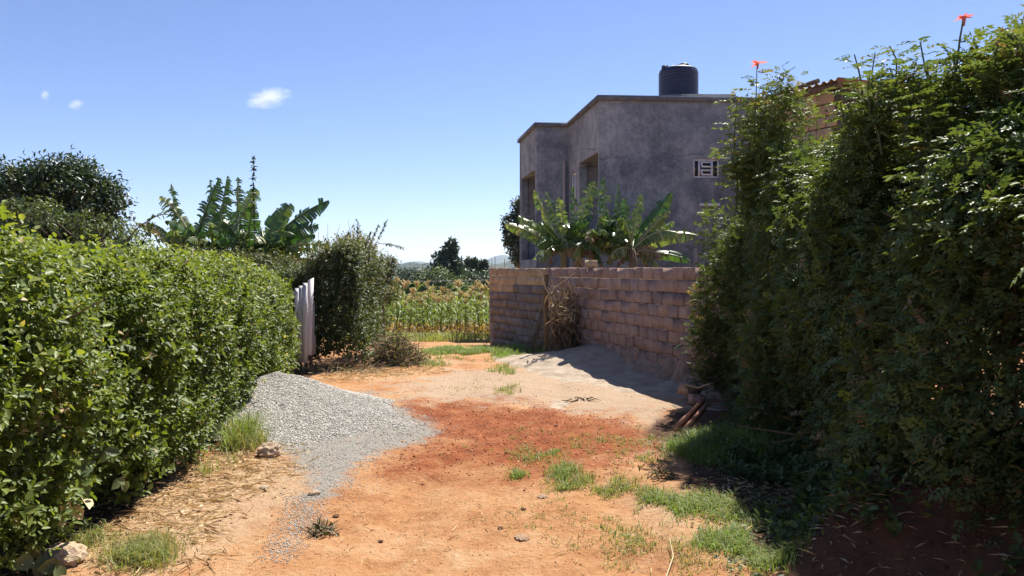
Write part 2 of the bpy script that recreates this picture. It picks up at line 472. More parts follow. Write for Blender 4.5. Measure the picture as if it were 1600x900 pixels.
M['hill2'] = rough_mat('far_mountain', [(.4, (.03, .04, .025)), (.6, (.08, .08, .05))], .004, .95, .0)
hill('hill', 1700, -2600, 2200, [24, 30, 22, 18, 16, 15, 13, 14, 20, 26, 20], 380, M['hill'], 1)
hill('hill', 5600, -6500, 6500, [60, 90, 50, 30, 15, 82, 70, 50, 40, 70, 60], 900, M['hill2'], 7)

# ------------------------------------------------------------------ house of plastered concrete
def plaster_material():
    m, nt, out = new_mat('stained_cement_plaster')
    v = coords(nt)
    a = noise(nt, .6, 12, .74, v, .6); b = noise(nt, 2.6, 10, .76, v, .3); c = noise(nt, 14, 8, .75, v)
    mp = nt.nodes.new('ShaderNodeMapping'); mp.inputs['Scale'].default_value = (3.2, 3.2, .16); nt.links.new(v, mp.inputs[0])
    drip = noise(nt, 2.2, 6, .7, mp.outputs[0])
    f = mth(nt, 'ADD', mth(nt, 'MULTIPLY', a, .40), mth(nt, 'ADD', mth(nt, 'MULTIPLY', b, .30), mth(nt, 'ADD', mth(nt, 'MULTIPLY', c, .20), mth(nt, 'MULTIPLY', drip, .08))))
    base = ramp(nt, f, [(.40, (.092, .112, .142)), (.47, (.185, .213, .245)), (.53, (.315, .35, .375)), (.60, (.50, .525, .53))]).outputs[0]
    sep = nt.nodes.new('ShaderNodeSeparateXYZ'); nt.links.new(v, sep.inputs[0])
    wob = mth(nt, 'ADD', sep.outputs[2], mth(nt, 'MULTIPLY', noise(nt, .8, 5, .6, v), .9))
    # upper plaster coat ends in a ragged line, the lower coat is darker
    edge = nt.nodes.new('ShaderNodeMapRange'); edge.inputs[1].default_value = 4.98; edge.inputs[2].default_value = 5.04; nt.links.new(wob, edge.inputs[0])
    base = mixc(nt, mth(nt, 'MULTIPLY', edge.outputs[0], .5), mixc(nt, .22, base, (.075, .08, .10)), mixc(nt, .30, base, (.25, .245, .24)))
    ln = mth(nt, 'LESS_THAN', mth(nt, 'ABSOLUTE', mth(nt, 'SUBTRACT', wob, 5.03)), .028)
    base = mixc(nt, mth(nt, 'MULTIPLY', mth(nt, 'MULTIPLY', ln, ramp(nt, noise(nt, 1.4, 4, .6, v), [(.45, (0, 0, 0)), (.55, (1, 1, 1))]).outputs[0]), .4), base, (.05, .052, .065))
    p = N_(nt, 'ShaderNodeBsdfPrincipled', Roughness=.92); p.inputs['Specular IOR Level'].default_value = .2
    nt.links.new(base, p.inputs['Base Color'])
    bm = N_(nt, 'ShaderNodeBump', Strength=.45, Distance=.04)
    nt.links.new(mth(nt, 'ADD', mth(nt, 'MULTIPLY', b, .5), mth(nt, 'MULTIPLY', c, .5)), bm.inputs['Height']); nt.links.new(bm.outputs[0], p.inputs['Normal'])
    nt.links.new(p.outputs[0], out.inputs[0])
    return m
M['plaster'] = plaster_material()
M['cap'] = rough_mat('weathered_concrete', [(.35, (.075, .085, .105)), (.65, (.17, .185, .21))], 3, .9, .4, 25)
M['white_paint'] = rough_mat('white_painted_steel', [(.3, (.68, .70, .73)), (.7, (.80, .81, .83))], 9, .5, .05, 60, spec=.4)
M['pipe'] = rough_mat('grey_plastic_pipe', [(.3, (.22, .22, .23)), (.7, (.34, .34, .34))], 5, .5, .05, 40)
M['dark_plastic'] = rough_mat('dark_blue_tank_plastic', [(.3, (.008, .015, .045)), (.7, (.016, .028, .075))], 4, .42, .05, 30, spec=.5)
m, nt, out = new_mat('window_glass')
p = N_(nt, 'ShaderNodeBsdfPrincipled', Roughness=.08); p.inputs['Base Color'].default_value = (.012, .014, .02, 1); p.inputs['Specular IOR Level'].default_value = .6
nt.links.new(p.outputs[0], out.inputs[0]); M['glass'] = m

def wall_panel(name, p0, p1, z0, z1, openings, mat, parent, th=.22):
    """wall from p0 to p1 (outside on the right hand), rectangular openings (s0, s1, z0, z1)"""
    p0, p1 = np.array(p0, float), np.array(p1, float)
    Lw = np.linalg.norm(p1 - p0); d = (p1 - p0) / Lw; nrm = np.array([d[1], -d[0]])
    S = sorted({0.0, Lw, *[o[0] for o in openings], *[o[1] for o in openings]})
    Z = sorted({z0, z1, *[o[2] for o in openings], *[o[3] for o in openings]})
    b = MB()
    def pt(s, z, k): q = p0 + d * s - nrm * (th * k); return (q[0], q[1], z)
    for i in range(len(S) - 1):
        for j in range(len(Z) - 1):
            sm, zm = (S[i] + S[i+1]) / 2, (Z[j] + Z[j+1]) / 2
            if any(o[0] < sm < o[1] and o[2] < zm < o[3] for o in openings): continue
            b.add([pt(S[i], Z[j], 0), pt(S[i+1], Z[j], 0), pt(S[i+1], Z[j+1], 0), pt(S[i], Z[j+1], 0)], [[0, 1, 2, 3]])
            b.add([pt(S[i], Z[j], 1), pt(S[i+1], Z[j], 1), pt(S[i+1], Z[j+1], 1), pt(S[i], Z[j+1], 1)], [[3, 2, 1, 0]])
    for o in openings + [(0, Lw, z0, z1)]:
        for (a, c) in (((o[0], o[2]), (o[1], o[2])), ((o[1], o[2]), (o[1], o[3])), ((o[1], o[3]), (o[0], o[3])), ((o[0], o[3]), (o[0], o[2]))):
            if o[0] == 0 and o[1] == Lw and not (a[1] == z1 and c[1] == z1): continue
            b.add([pt(*a, 0), pt(*c, 0), pt(*c, 1), pt(*a, 1)], [[0, 1, 2, 3]])
    w = b.build(name, mat, parent)
    return w, p0, d, nrm

HD, HC, HB, HA, HE = (.265, 25.4), (.75, 22.55), (1.73, 22.6), (2.26, 19.0), (7.3, 19.3)
HTOP = 6.0
house = tag(empty('house', (3.5, 21.0, 0)), 'unfinished two storey house of stained grey cement plaster with flat roof', 'house')
bpy.context.view_layer.update()
def hp(o):   # keep world placement under the house
    o.matrix_parent_inverse = house.matrix_world.inverted(); return o
def house_wall(p0, p1, ops):
    w, a, d, n = wall_panel('wall', p0, p1, -.3, HTOP, ops, M['plaster'], house); hp(w); return w, a, d, n
wAE = house_wall(HA, HE, [(2.46, 3.16, 3.97, 4.46), (3.2, 4.1, .3, 1.9)])
LBA = math.dist(HB, HA)
wBA = house_wall(HB, HA, [(LBA - 2.2, LBA - .15, 1.9, 4.64), (LBA - 3.25, LBA - 2.62, 3.2, 4.45)])
wCB = house_wall(HC, HB, [])
LDC = math.dist(HD, HC)
wDC = house_wall(HD, HC, [(.35, LDC - .2, 1.9, 4.66)])
house_wall(HE, (6.6, 26.0), [])
house_wall((6.6, 26.0), HD, [])
# rooms and recessed balconies behind the openings
def recess(wl, s0, s1, z0, z1, depth, name='balcony'):
    w, p0, d, n = wl; b = MB()
    def pt(s, z, k): q = p0 + d * s - n * k; return (q[0], q[1], z)
    e = .04
    A = [pt(s0 - e, z0 - e, .2), pt(s1 + e, z0 - e, .2), pt(s1 + e, z1 + e, .2), pt(s0 - e, z1 + e, .2)]
    B = [pt(s0 - e, z0 - e, depth), pt(s1 + e, z0 - e, depth), pt(s1 + e, z1 + e, depth), pt(s0 - e, z1 + e, depth)]
    b.add(A + B, [[4, 5, 6, 7], [0, 1, 5, 4], [1, 2, 6, 5], [2, 3, 7, 6], [3, 0, 4, 7]])
    return hp(b.build(name, M['plaster'], house))
recess(wBA, LBA - 2.2, LBA - .15, 1.9, 4.64, 1.4)
recess(wDC, .35, LDC - .2, 1.9, 4.66, 1.5)
recess(wAE, 2.46, 3.16, 3.97, 4.46, .9, 'room_lining')
recess(wBA, LBA - 3.25, LBA - 2.62, 3.2, 4.45, .9, 'room_lining')
recess(wAE, 3.2, 4.1, .3, 1.9, .9, 'room_lining')
# roof: slab with a thin projecting cap round the parapet
b = MB()
poly = [HD, HC, HB, HA, HE, (6.6, 26.0)]
cen = np.mean(np.array(poly), 0)
def offset_poly(poly, dst):
    out = []; n = len(poly)
    for i in range(n):
        p, a, c = np.array(poly[i]), np.array(poly[i-1]), np.array(poly[(i+1) % n])
        d1 = (p - a) / np.linalg.norm(p - a); d2 = (c - p) / np.linalg.norm(c - p)
        n1, n2 = np.array([d1[1], -d1[0]]), np.array([d2[1], -d2[0]])
        k = (n1 + n2) / max(1 + n1 @ n2, .2)
        out.append(p + k * dst)
    return np.array(out)
po, pi_ = offset_poly(poly, .07), offset_poly(poly, -.26)
n = len(poly)
V = [(*p, HTOP - .055) for p in po] + [(*p, HTOP + .075) for p in po] + [(*p, HTOP + .075) for p in pi_] + [(*p, HTOP - .3) for p in pi_]
F = []
for i in range(n):
    j = (i + 1) % n
    F += [[i, j, n + j, n + i], [n + i, n + j, 2*n + j, 2*n + i], [2*n + i, 2*n + j, 3*n + j, 3*n + i], [i, 4*n + i, 4*n + j, j]]
V += [(*p, HTOP - .055) for p in offset_poly(poly, -.01)]
b.add(V, F)
hp(b.build('parapet_cap', M['cap'], house))
b = MB(); rp = offset_poly(poly, -.2)
b.add([(*p, HTOP - .28) for p in rp], [[0, 1, 2, 5], [2, 3, 4, 5]])
hp(b.build('roof', M['cap'], house))
b = MB(); b.box((5.05, 20.75, 6.1), (2.0, 1.5, .5)); hp(b.build('tank_plinth', M['cap'], house))

def window(wl, s0, s1, z0, z1, cols, label=None):
    w, p0, d, n = wl; rz = math.atan2(d[1], d[0])
    def c3(s, z, k): q = p0 + d * s - n * k; return (q[0], q[1], z)
    o = MB(); t = .045
    sm, zm = (s0 + s1) / 2, (z0 + z1) / 2
    o.box(c3(sm, z1 - t/2, .06), (s1 - s0 - .004, .05, t), rz); o.box(c3(sm, z0 + t/2, .06), (s1 - s0 - .004, .05, t), rz)
    hgt = z1 - z0 - 2*t - .002
    o.box(c3(s0 + t/2 + .002, zm, .06), (t, .05, hgt), rz); o.box(c3(s1 - t/2 - .002, zm, .06), (t, .05, hgt), rz)
    for c in cols: o.box(c3(c, zm, .06), (t, .05, hgt), rz)
    win = hp(o.build('window', M['white_paint'], house))
    if label: win['label'] = label
    edges = [s0 + t] + [x for c in cols for x in (c - t/2, c + t/2)] + [s1 - t]
    for i in range(0, len(edges), 2):
        a, c = edges[i], edges[i+1]
        g = MB(); g.box(c3((a + c)/2, zm, .065), (c - a, .008, hgt), rz)
        gp = g.build('pane', M['glass'], win)
    return win, c3, rz, hgt
win, c3, rz, hgt = window(wAE, 2.46, 3.16, 3.97, 4.46, [2.63, 2.97], 'small white steel window with two open hopper vents')
for zc in (4.31, 4.10):   # two hopper vents standing ajar
    v_ = MB(); W_, H_, t = .29, .15, .035
    loc = Matrix.Translation(Vector(c3(2.80, zc + .07, .01))) @ Matrix.Rotation(rz, 4, 'Z') @ Matrix.Rotation(math.radians(-32), 4, 'X')
    for (cx, cz, sx, sz) in ((0, -.005, W_, t), (0, -H_, W_, t), (-W_/2 + t/2, -H_/2, t, H_ - t), (W_/2 - t/2, -H_/2, t, H_ - t)):
        v_.box((cx, 0, cz), (sx, .03, sz))
    v_.V = [np.array([list(loc @ Vector(q)) for q in arr]) for arr in v_.V]
    vo = v_.build('hopper_vent', M['white_paint'], win)
window(wBA, LBA - 3.25, LBA - 2.62, 3.2, 4.45, [LBA - 2.94])
window(wAE, 3.2, 4.1, .3, 1.9, [3.65])
b = MB(); b.tube([(1.60, 22.50, -.3), (1.60, 22.50, 4.9)], .055, 10); hp(b.build('downpipe', M['pipe'], house))
b = MB(); q = at(1085, 388, 19.05); b.tube([(q[0], 19.0, -.3), (q[0], 19.0, q[2])], .05, 10); hp(b.build('downpipe', M['pipe'], house))
b = MB(); q = at(1093, 320, 19); b.tube([(q[0], 18.95, q[2]), (q[0] + .5, 18.95, q[2])], .035, 8); hp(b.build('overflow_pipe', M['white_paint'], house))
b = MB(); q = at(923, 231, 19); b.tube([(q[0] - .22, 19.2, q[2] + .01), (q[0] + .16, 19.28, q[2])], .016, 6); hp(b.build('overflow_pipe', M['pipe'], house))

# water tank on the roof
tank = tag(empty('water_tank', (4.68, 20.7, 6.35)), 'dark blue ribbed plastic water tank standing on the flat roof', 'water tank')
def lathe(b, prof, sides=40, c=(0, 0)):
    V = [(c[0] + r*math.cos(2*math.pi*k/sides), c[1] + r*math.sin(2*math.pi*k/sides), z) for r, z in prof for k in range(sides)]
    F = [[i*sides+k, i*sides+(k+1) % sides, (i+1)*sides+(k+1) % sides, (i+1)*sides+k] for i in range(len(prof)-1) for k in range(sides)]
    b.add(V, F)
b = MB(); prof = [(.001, 0), (.53, 0)]
z = .03
for k in range(9):
    prof += [(.53, z), (.55, z + .018), (.55, z + .045), (.53, z + .063)]; z += .082
prof += [(.53, .80), (.50, .84), (.36, .885), (.18, .91), (.001, .915)]
lathe(b, prof); b.build('tank_body', M['dark_plastic'], tank, True)
b = MB(); lathe(b, [(.001, .86), (.15, .86), (.15, .985), (.13, 1.0), (.001, 1.0)], 24, (.14, -.02)); b.build('lid', M['dark_plastic'], tank)
b = MB(); b.box((-.42, -.18, .84), (.16, .14, .13)); b.build('inlet_boss', M['dark_plastic'], tank)
b = MB(); b.tube([(-.3, -.1, .88), (-.15, -.05, .95), (.02, 0, .94)], .018, 6); b.build('handle', M['pipe'], tank)

# ------------------------------------------------------------------ stone blocks: shared meshes
def block_meshes(mat, n=6, size=(1, 1, 1), cham=.03, name='stone_block', seed=0):
    out = []
    for k in range(n):
        r = np.random.default_rng(seed + k)
        b = MB(); x, y, z = .5, .5, .5; c = cham
        outer = np.array([[-x,-y+c,-z],[x,-y+c,-z],[x,-y+c,z],[-x,-y+c,z]]) + r.normal(0, .011, (4, 3))
        inner = np.array([[-x+c*.6,-y,-z+c],[x-c*.6,-y,-z+c],[x-c*.6,-y,z-c],[-x+c*.6,-y,z-c]]) + r.normal(0, .022, (4, 3))
        back = np.array([[-x,y,-z],[x,y,-z],[x,y,z],[-x,y,z]])
        b.add(np.concatenate([outer, inner, back]), [[4,5,6,7],[0,1,5,4],[1,2,6,5],[2,3,7,6],[3,0,4,7],[1,0,8,9],[2,1,9,10],[3,2,10,11],[0,3,11,8],[8,11,10,9]], k / n)
        out.append(b.mesh(name, mat))
    return out

def block_mat(name, stops, objrnd=.13):
    m, nt, out = new_mat(name)
    geo = nt.nodes.new('ShaderNodeNewGeometry'); v = geo.outputs['Position']
    oi = nt.nodes.new('ShaderNodeObjectInfo')
    a = noise(nt, 3, 6, .65, v); b_ = noise(nt, 26, 6, .72, v)
    mp = nt.nodes.new('ShaderNodeMapping'); mp.inputs['Scale'].default_value = (1, 1, .15); nt.links.new(v, mp.inputs[0])
    chis = noise(nt, 55, 3, .6, mp.outputs[0])
    f = mth(nt, 'ADD', mth(nt, 'ADD', mth(nt, 'MULTIPLY', a, .45), mth(nt, 'MULTIPLY', b_, .3)), mth(nt, 'MULTIPLY', chis, .25))
    f = mth(nt, 'ADD', f, mth(nt, 'MULTIPLY', mth(nt, 'SUBTRACT', oi.outputs['Random'], .5), objrnd))
    c = ramp(nt, f, stops).outputs[0]
    p = N_(nt, 'ShaderNodeBsdfPrincipled', Roughness=.95); p.inputs['Specular IOR Level'].default_value = .15
    nt.links.new(c, p.inputs['Base Color'])
    bm = N_(nt, 'ShaderNodeBump', Strength=.9, Distance=.03)
    nt.links.new(mth(nt, 'ADD', mth(nt, 'MULTIPLY', b_, .6), mth(nt, 'MULTIPLY', chis, .5)), bm.inputs['Height']); nt.links.new(bm.outputs[0], p.inputs['Normal'])
    nt.links.new(p.outputs[0], out.inputs[0])
    return m
M['wall_block'] = block_mat('pinkish_quarry_stone', [(.30, (.18, .115, .092)), (.46, (.315, .21, .168)), (.58, (.40, .28, .225)), (.72, (.50, .39, .32))])
M['tan_block'] = block_mat('pale_tan_quarry_stone', [(.30, (.28, .19, .11)), (.5, (.46, .34, .21)), (.7, (.56, .44, .30))])
M['grey_block'] = block_mat('grey_quarry_stone', [(.30, (.10, .088, .082)), (.46, (.185, .16, .15)), (.60, (.25, .22, .20)), (.75, (.34, .30, .27))])
M['mortar'] = rough_mat('soil_stained_mortar', [(.3, (.18, .125, .095)), (.6, (.32, .23, .18)), (.75, (.42, .34, .28))], 6, .95, .8, 40, bdist=.03)
M['dark_mortar'] = rough_mat('brown_mortar', [(.35, (.09, .06, .045)), (.7, (.2, .14, .10))], 6, .95, .6, 30)

# ------------------------------------------------------------------ boundary wall of stone blocks
bw = tag(empty('boundary_wall', (0.684, 14.3, 0)), 'long wall of rough pinkish stone blocks along the right of the track', 'wall')
bpy.context.view_layer.update()
bwi = bw.matrix_world.inverted()
blk = block_meshes(M['wall_block'], 6, seed=10); blk_tan = block_meshes(M['tan_block'], 3, seed=40); blk_grey = block_meshes(M['grey_block'], 4, seed=50)
CH, WTH, ROWS = .176, .20, 10
nblk = 0
for si in range(3):
    a, c = WALL[si], WALL[si + 1]; Ls = np.linalg.norm(c - a); d = (c - a) / Ls
    ang = math.atan2(d[1], d[0]); nrm = np.array([d[1], -d[0]])
    bl = .295 if si == 0 else .27
    ncol = max(1, round(Ls / bl)); bl = Ls / ncol
    core = MB()
    for (s0, s1) in ((0, Ls),):
        q = (a + c) / 2 - nrm * .103
        core.box((q[0], q[1], .70), (Ls - .01, WTH - .03, 1.79), ang)
    co = core.build('mortar', M['mortar'], bw); co.matrix_parent_inverse = bwi
    for r in range(ROWS):
        z = -.14 + CH * (r + .5) + .012 * (si == 2)
        off = 0 if r % 2 == 0 else .5
        for k in range(ncol + (1 if off else 0)):
            s0 = max(0, (k - off) * bl); s1 = min(Ls, (k + 1 - off) * bl)
            if s1 - s0 < .08: continue
            if si == 2 and s0 > .5: continue
            q = a + d * ((s0 + s1) / 2) - nrm * (.10 + rng.uniform(-.009, .009))
            me = random.choice(blk_tan) if (si == 0 and r >= ROWS - 2 - (k < 5)) else random.choice(blk_grey if si == 0 else blk)
            o = obj_from('stone_block', me, bw); o.matrix_parent_inverse = bwi
            gap = rng.uniform(.005, .013)
            o.location = (q[0], q[1], z + rng.uniform(-.006, .006))
            o.scale = (s1 - s0 - gap, WTH, CH - rng.uniform(.006, .015)); o.rotation_euler = (rng.normal(0, .008), rng.normal(0, .008), ang + rng.normal(0, .012))
            nblk += 1
# smears of mortar on the face and a crumbling footing
a, c = WALL[1], WALL[2]; Ls = np.linalg.norm(c - a); d = (c - a) / Ls; nrm = np.array([d[1], -d[0]])
b = MB()
for k in range(70):
    s, z = rng.uniform(1.0, Ls), rng.choice(np.arange(2, 8)) * CH - .14 + rng.normal(0, .012)
    w, h = rng.uniform(.08, .34), rng.uniform(.02, .045)
    nn = 10; an = np.linspace(0, 2*np.pi, nn, endpoint=False); rr = rng.uniform(.6, 1.15, nn)
    P0 = a + d * s + nrm * .012
    ring = [(*(P0 + d * (w/2 * math.cos(t) * r_) - nrm * .012), z + h/2 * math.sin(t) * r_) for t, r_ in zip(an, rr)]
    ring2 = [(*(P0 + d * (w/2 * math.cos(t) * r_ * .6)), z + h/2 * math.sin(t) * r_ * .6) for t, r_ in zip(an, rr)]
    b.add(ring + ring2, [[i, (i+1) % nn, nn + (i+1) % nn, nn + i] for i in range(nn)])
    b.add(ring2 + [(*P0, z)], [[i, (i+1) % nn, nn] for i in range(nn)])
M['smear'] = rough_mat('pale_mortar', [(.3, (.27, .20, .165)), (.7, (.42, .33, .28))], 14, .95, .6, 60)
o = b.build('mortar_smears', M['smear'], bw); o.matrix_parent_inverse = bwi
b = MB(); ns, nz = 160, 12
S = np.linspace(1.9, Ls + .9, ns); T = np.linspace(0, 1, nz)
SS, TT = np.meshgrid(S, T)
hgt = (.10 + .20 * smooth(2.0, 3.6, SS)) * (1 + .5 * lump(np.stack([SS, SS*0, SS*0], -1), .25, 3))
th = .10 + .07 * smooth(2.5, 4, SS)
ZZ = -.25 + TT * (hgt + .25)
OFF = th * (1 - TT ** 2.2) + .014
Pn = np.stack([SS, OFF, ZZ], -1)
OFF = OFF + .030 * lump(Pn, .16, 2) + .018 * lump(Pn, .06, 9)
OFF[-1] = -.02
XY = a + SS[..., None] * d + OFF[..., None] * nrm
ii = (np.arange(nz - 1)[:, None] * ns + np.arange(ns - 1)[None]).ravel()
b.add(np.concatenate([XY, ZZ[..., None]], -1).reshape(-1, 3), np.stack([ii, ii + 1, ii + ns + 1, ii + ns], 1))
o = b.build('crumbling_footing', M['mortar'], bw, True); o.matrix_parent_inverse = bwi

# ------------------------------------------------------------------ outbuilding of pale blocks with iron roof, behind the right hedge
ob = tag(empty('outbuilding', (6.6, 14.5, 0)), 'tall outbuilding of pale stone blocks with rusty iron roof, beside the grey house', 'building')
bpy.context.view_layer.update()
obi = ob.matrix_world.inverted()
OA, OB = np.array([5.62, 16.2]), np.array([6.37, 14.46])
Ls = np.linalg.norm(OB - OA); d = (OB - OA) / Ls; ang = math.atan2(d[1], d[0]); nrm = np.array([d[1], -d[0]])
OT = 5.22
core = MB()
q = (OA + OB) / 2 - nrm * .17; core.box((q[0], q[1], OT/2 - .02), (Ls - .02, .26, OT), ang)
q2 = OB - nrm * 1.6 - d * .15; core.box((q2[0], q2[1], OT/2 - .02), (.26, 2.9, OT), ang)
q3 = OA - nrm * 1.6 + d * .15; core.box((q3[0], q3[1], OT/2 - .02), (.26, 2.9, OT), ang)
q4 = (OA + OB) / 2 - nrm * 3.1; core.box((q4[0], q4[1], OT/2 - .02), (Ls - .02, .2, OT), ang)
o = core.build('wall', M['dark_mortar'], ob); o.matrix_parent_inverse = obi
pale = block_meshes(M['tan_block'], 5, seed=70, cham=.035)
M['house_block'] = M['tan_block']
for r in range(22):
    z = OT - .10 - .235 * (r + .5)
    if z < 2.2: break
    s = 0 if r % 2 == 0 else -.2
    while s < Ls:
        ln = rng.choice([.40, .40, .22]); s0, s1 = max(s, 0), min(s + ln, Ls)
        s += ln
        if s1 - s0 < .1: continue
        q = OA + d * (s0 + s1) / 2 - nrm * .10
        o = obj_from('stone_block', random.choice(pale), ob); o.matrix_parent_inverse = obi
        o.location = (q[0], q[1], z); o.scale = (s1 - s0 - .028, .24, .207); o.rotation_euler = (0, 0, ang + rng.normal(0, .006))
M['rusty_iron'] = rough_mat('rusty_corrugated_iron', [(.3, (.09, .055, .04)), (.5, (.16, .12, .10)), (.7, (.27, .24, .22))], 3, .7, .2, 20)
b = MB(); nu, nv = 120, 2
S = np.linspace(-.35, Ls + .3, nu)
for k, (w0, z0) in enumerate(((.28, OT + .02), (-3.3, OT + .12))):
    q = OA + S[:, None] * d + nrm * w0
    zz = z0 + .028 * np.sin(S / .09 * 2 * np.pi * .5)
    b.V.append(np.c_[q, zz]); b.A.append(np.full(nu, .5))
b.n = 2 * nu
b.F.append(np.array([[i, i + 1, nu + i + 1, nu + i] for i in range(nu - 1)]))
o = b.build('roof', M['rusty_iron'], ob, True); o.matrix_parent_inverse = obi
b = MB(); q = OA + d * Ls / 2 + nrm * .12; b.box((q[0], q[1], OT - .055), (Ls + .4, .10, .09), ang); o = b.build('rafter_plate', M['bark'], ob); o.matrix_parent_inverse = obi
plk = tag(empty('loose_timber', (6.2, 15.2, OT + .1)), 'weathered timber lying on the iron roof edge and poking up at its end', 'timber')
p0, p1 = at(1205, 152, 16.0), at(1279, 126, 15.0)
b = MB(); b.tube([p0 - np.array([6.2, 15.2, OT + .1]), p1 - np.array([6.2, 15.2, OT + .1])], .05, 6); b.build('pole', M['bark'], plk)

# ------------------------------------------------------------------ gravel heap and sand heap
def heap(name, x0, x1, y0, y1, step, hfun, mat, label, cat):
    X, Y = np.meshgrid(np.arange(x0, x1, step), np.arange(y0, y1, step))
    H = hfun(X, Y); Z = base_z(X, Y) + H
    ny, nx = X.shape; ii = (np.arange(ny-1)[:, None]*nx + np.arange(nx-1)[None]).ravel()
    Q = np.stack([ii, ii+1, ii+nx+1, ii+nx], 1)
    keep = (H.ravel()[Q].max(1) > -.03)
    b = MB(); b.add(np.stack([X, Y, Z], -1).reshape(-1, 3), Q[keep])
    o = b.build(name, mat, None, True); tag(o, label, cat); return o

def gravel_h(x, y):
    P = np.stack([x, y, x*0], -1)
    r1 = np.hypot((x + 2.72) / 1.45, (y - 8.55) / np.where(y < 8.55, 2.0, 1.2))
    r2 = np.hypot((x + 2.0) / 1.45, (y - 7.55) / 1.45)
    r3 = np.hypot((x + 2.85) / 1.0, (y - 7.6) / 1.1)
    h = np.maximum.reduce([.44 * (1 - r1), .16 * (1 - r2) + .02, .25 * (1 - r3)])
    h = np.log(np.exp(14*.44*(1 - r1)) + np.exp(14*(.14*(1 - r2))) + np.exp(14*.26*(1 - r3))) / 14 - .075
    return h + .016 * lump(P, .5, 3) + .008 * lump(P, .16, 8)
def gravel_material():
    m, nt, out = new_mat('grey_crushed_gravel')
    v = coords(nt)
    vo = nt.nodes.new('ShaderNodeTexVoronoi'); vo.inputs['Scale'].default_value = 75; nt.links.new(v, vo.inputs['Vector'])
    f = mth(nt, 'ADD', mth(nt, 'MULTIPLY', vo.outputs['Color'], .75), mth(nt, 'MULTIPLY', noise(nt, 3, 5, .6, v), .3))
    c = ramp(nt, f, [(.15, (.20, .185, .165)), (.45, (.40, .375, .335)), (.85, (.60, .56, .50))]).outputs[0]
    c = mixc(nt, mth(nt, 'MULTIPLY', ramp(nt, noise(nt, 1.3, 5, .6, v), [(.5, (0, 0, 0)), (.72, (1, 1, 1))]).outputs[0], .35), c, (.50, .40, .29))
    p = N_(nt, 'ShaderNodeBsdfPrincipled', Roughness=.95); p.inputs['Specular IOR Level'].default_value = .15
    nt.links.new(c, p.inputs['Base Color'])
    bm = N_(nt, 'ShaderNodeBump', Strength=.9, Distance=.02); bm.invert = True
    nt.links.new(vo.outputs['Distance'], bm.inputs['Height']); nt.links.new(bm.outputs[0], p.inputs['Normal'])
    nt.links.new(p.outputs[0], out.inputs[0]); return m
M['gravel'] = gravel_material()
gp = heap('gravel_heap', -4.2, .2, 5.6, 10.6, .04, gravel_h, M['gravel'], 'heap of grey crushed gravel spilling from the hedge onto the track', 'gravel heap')

def stones(n, sampler, smin, smax, mat, name, parent=None, lift=.3):
    """n little crushed stones: squashed octahedra"""
    xy = sampler(n); z = xy[:, 2]
    s = rng.uniform(smin, smax, n) ** 1.0
    base = np.array([[1,0,0],[-1,0,0],[0,1,0],[0,-1,0],[0,0,1],[0,0,-1]], float)
    V = base[None] * rng.uniform(.55, 1.2, (n, 6, 1)) + rng.normal(0, .18, (n, 6, 3))
    V[..., 2] *= .7
    an = rng.uniform(0, 6.28, n); ca, sa = np.cos(an)[:, None], np.sin(an)[:, None]
    V = np.stack([V[..., 0]*ca - V[..., 1]*sa, V[..., 0]*sa + V[..., 1]*ca, V[..., 2]], -1) * (s/2)[:, None, None]
    V = V + np.stack([xy[:, 0], xy[:, 1], z + s*lift*.5], -1)[:, None]
    F = np.array([[0,2,4],[2,1,4],[1,3,4],[3,0,4],[2,0,5],[1,2,5],[3,1,5],[0,3,5]])
    b = MB(); b.add(V.reshape(-1, 3), (np.arange(n)[:, None, None]*6 + F[None]).reshape(-1, 3), np.repeat(rng.uniform(0, 1, n), 6))
    o = b.build(name, mat, parent); o['kind'] = 'stuff'; return o
def samp_gravel(n):
    out = []; m = 0
    while m < n:
        x, y = rng.uniform(-4.0, 0, 60000), rng.uniform(5.7, 10.5, 60000)
        h = gravel_h(x, y); P = np.stack([x, y], -1)
        k = (h > -.015) & (rng.uniform(size=len(x)) < .85)
        out.append(np.stack([x, y, base_z(x, y) + h], -1)[k]); m += k.sum()
    return np.concatenate(out)[:n]
def loose_mat(name, stops):
    m, nt, out = new_mat(name)
    p = N_(nt, 'ShaderNodeBsdfPrincipled', Roughness=.95); p.inputs['Specular IOR Level'].default_value = .15
    nt.links.new(ramp(nt, attr(nt), stops).outputs[0], p.inputs['Base Color']); nt.links.new(p.outputs[0], out.inputs[0]); return m
M['chip'] = loose_mat('gravel_chip', [(0, (.22, .21, .19)), (.5, (.44, .415, .37)), (1, (.64, .60, .54))])
M['clod'] = loose_mat('soil_clod', [(0, (.30, .13, .06)), (.6, (.44, .21, .10)), (1, (.58, .40, .26))])
M['humus_clod'] = loose_mat('brown_clod', [(0, (.06, .034, .022)), (1, (.16, .09, .055))])
M['red_clod'] = loose_mat('red_soil_clod', [(0, (.15, .04, .02)), (.6, (.27, .085, .035)), (1, (.40, .19, .10))])
stones(52000, samp_gravel, .008, .022, M['chip'], 'loose_chips', gp)
def samp_poly(poly, soft=.3, power=1.0):
    lo, hi = poly.min(0) - soft, poly.max(0) + soft
    def f(n):
        out = []; m = 0
        while m < n:
            P = rng.uniform(lo, hi, (40000, 2)); k = rng.uniform(size=len(P)) < poly_mask(P, poly, soft) ** power
            P = P[k]; out.append(np.c_[P, gz(P[:, 0], P[:, 1])]); m += len(P)
        return np.concatenate(out)[:n]
    return f
o = stones(9000, samp_poly(np.concatenate([GRAV])), .006, .016, M['chip'], 'scattered_gravel'); tag(o, 'loose gravel chips scattered round the foot of the gravel heap', 'gravel')
o = stones(2200, samp_poly(GRAV2, .12), .005, .013, M['chip'], 'gravel_trail'); tag(o, 'thin trail of grey gravel chips leading down the track', 'gravel')

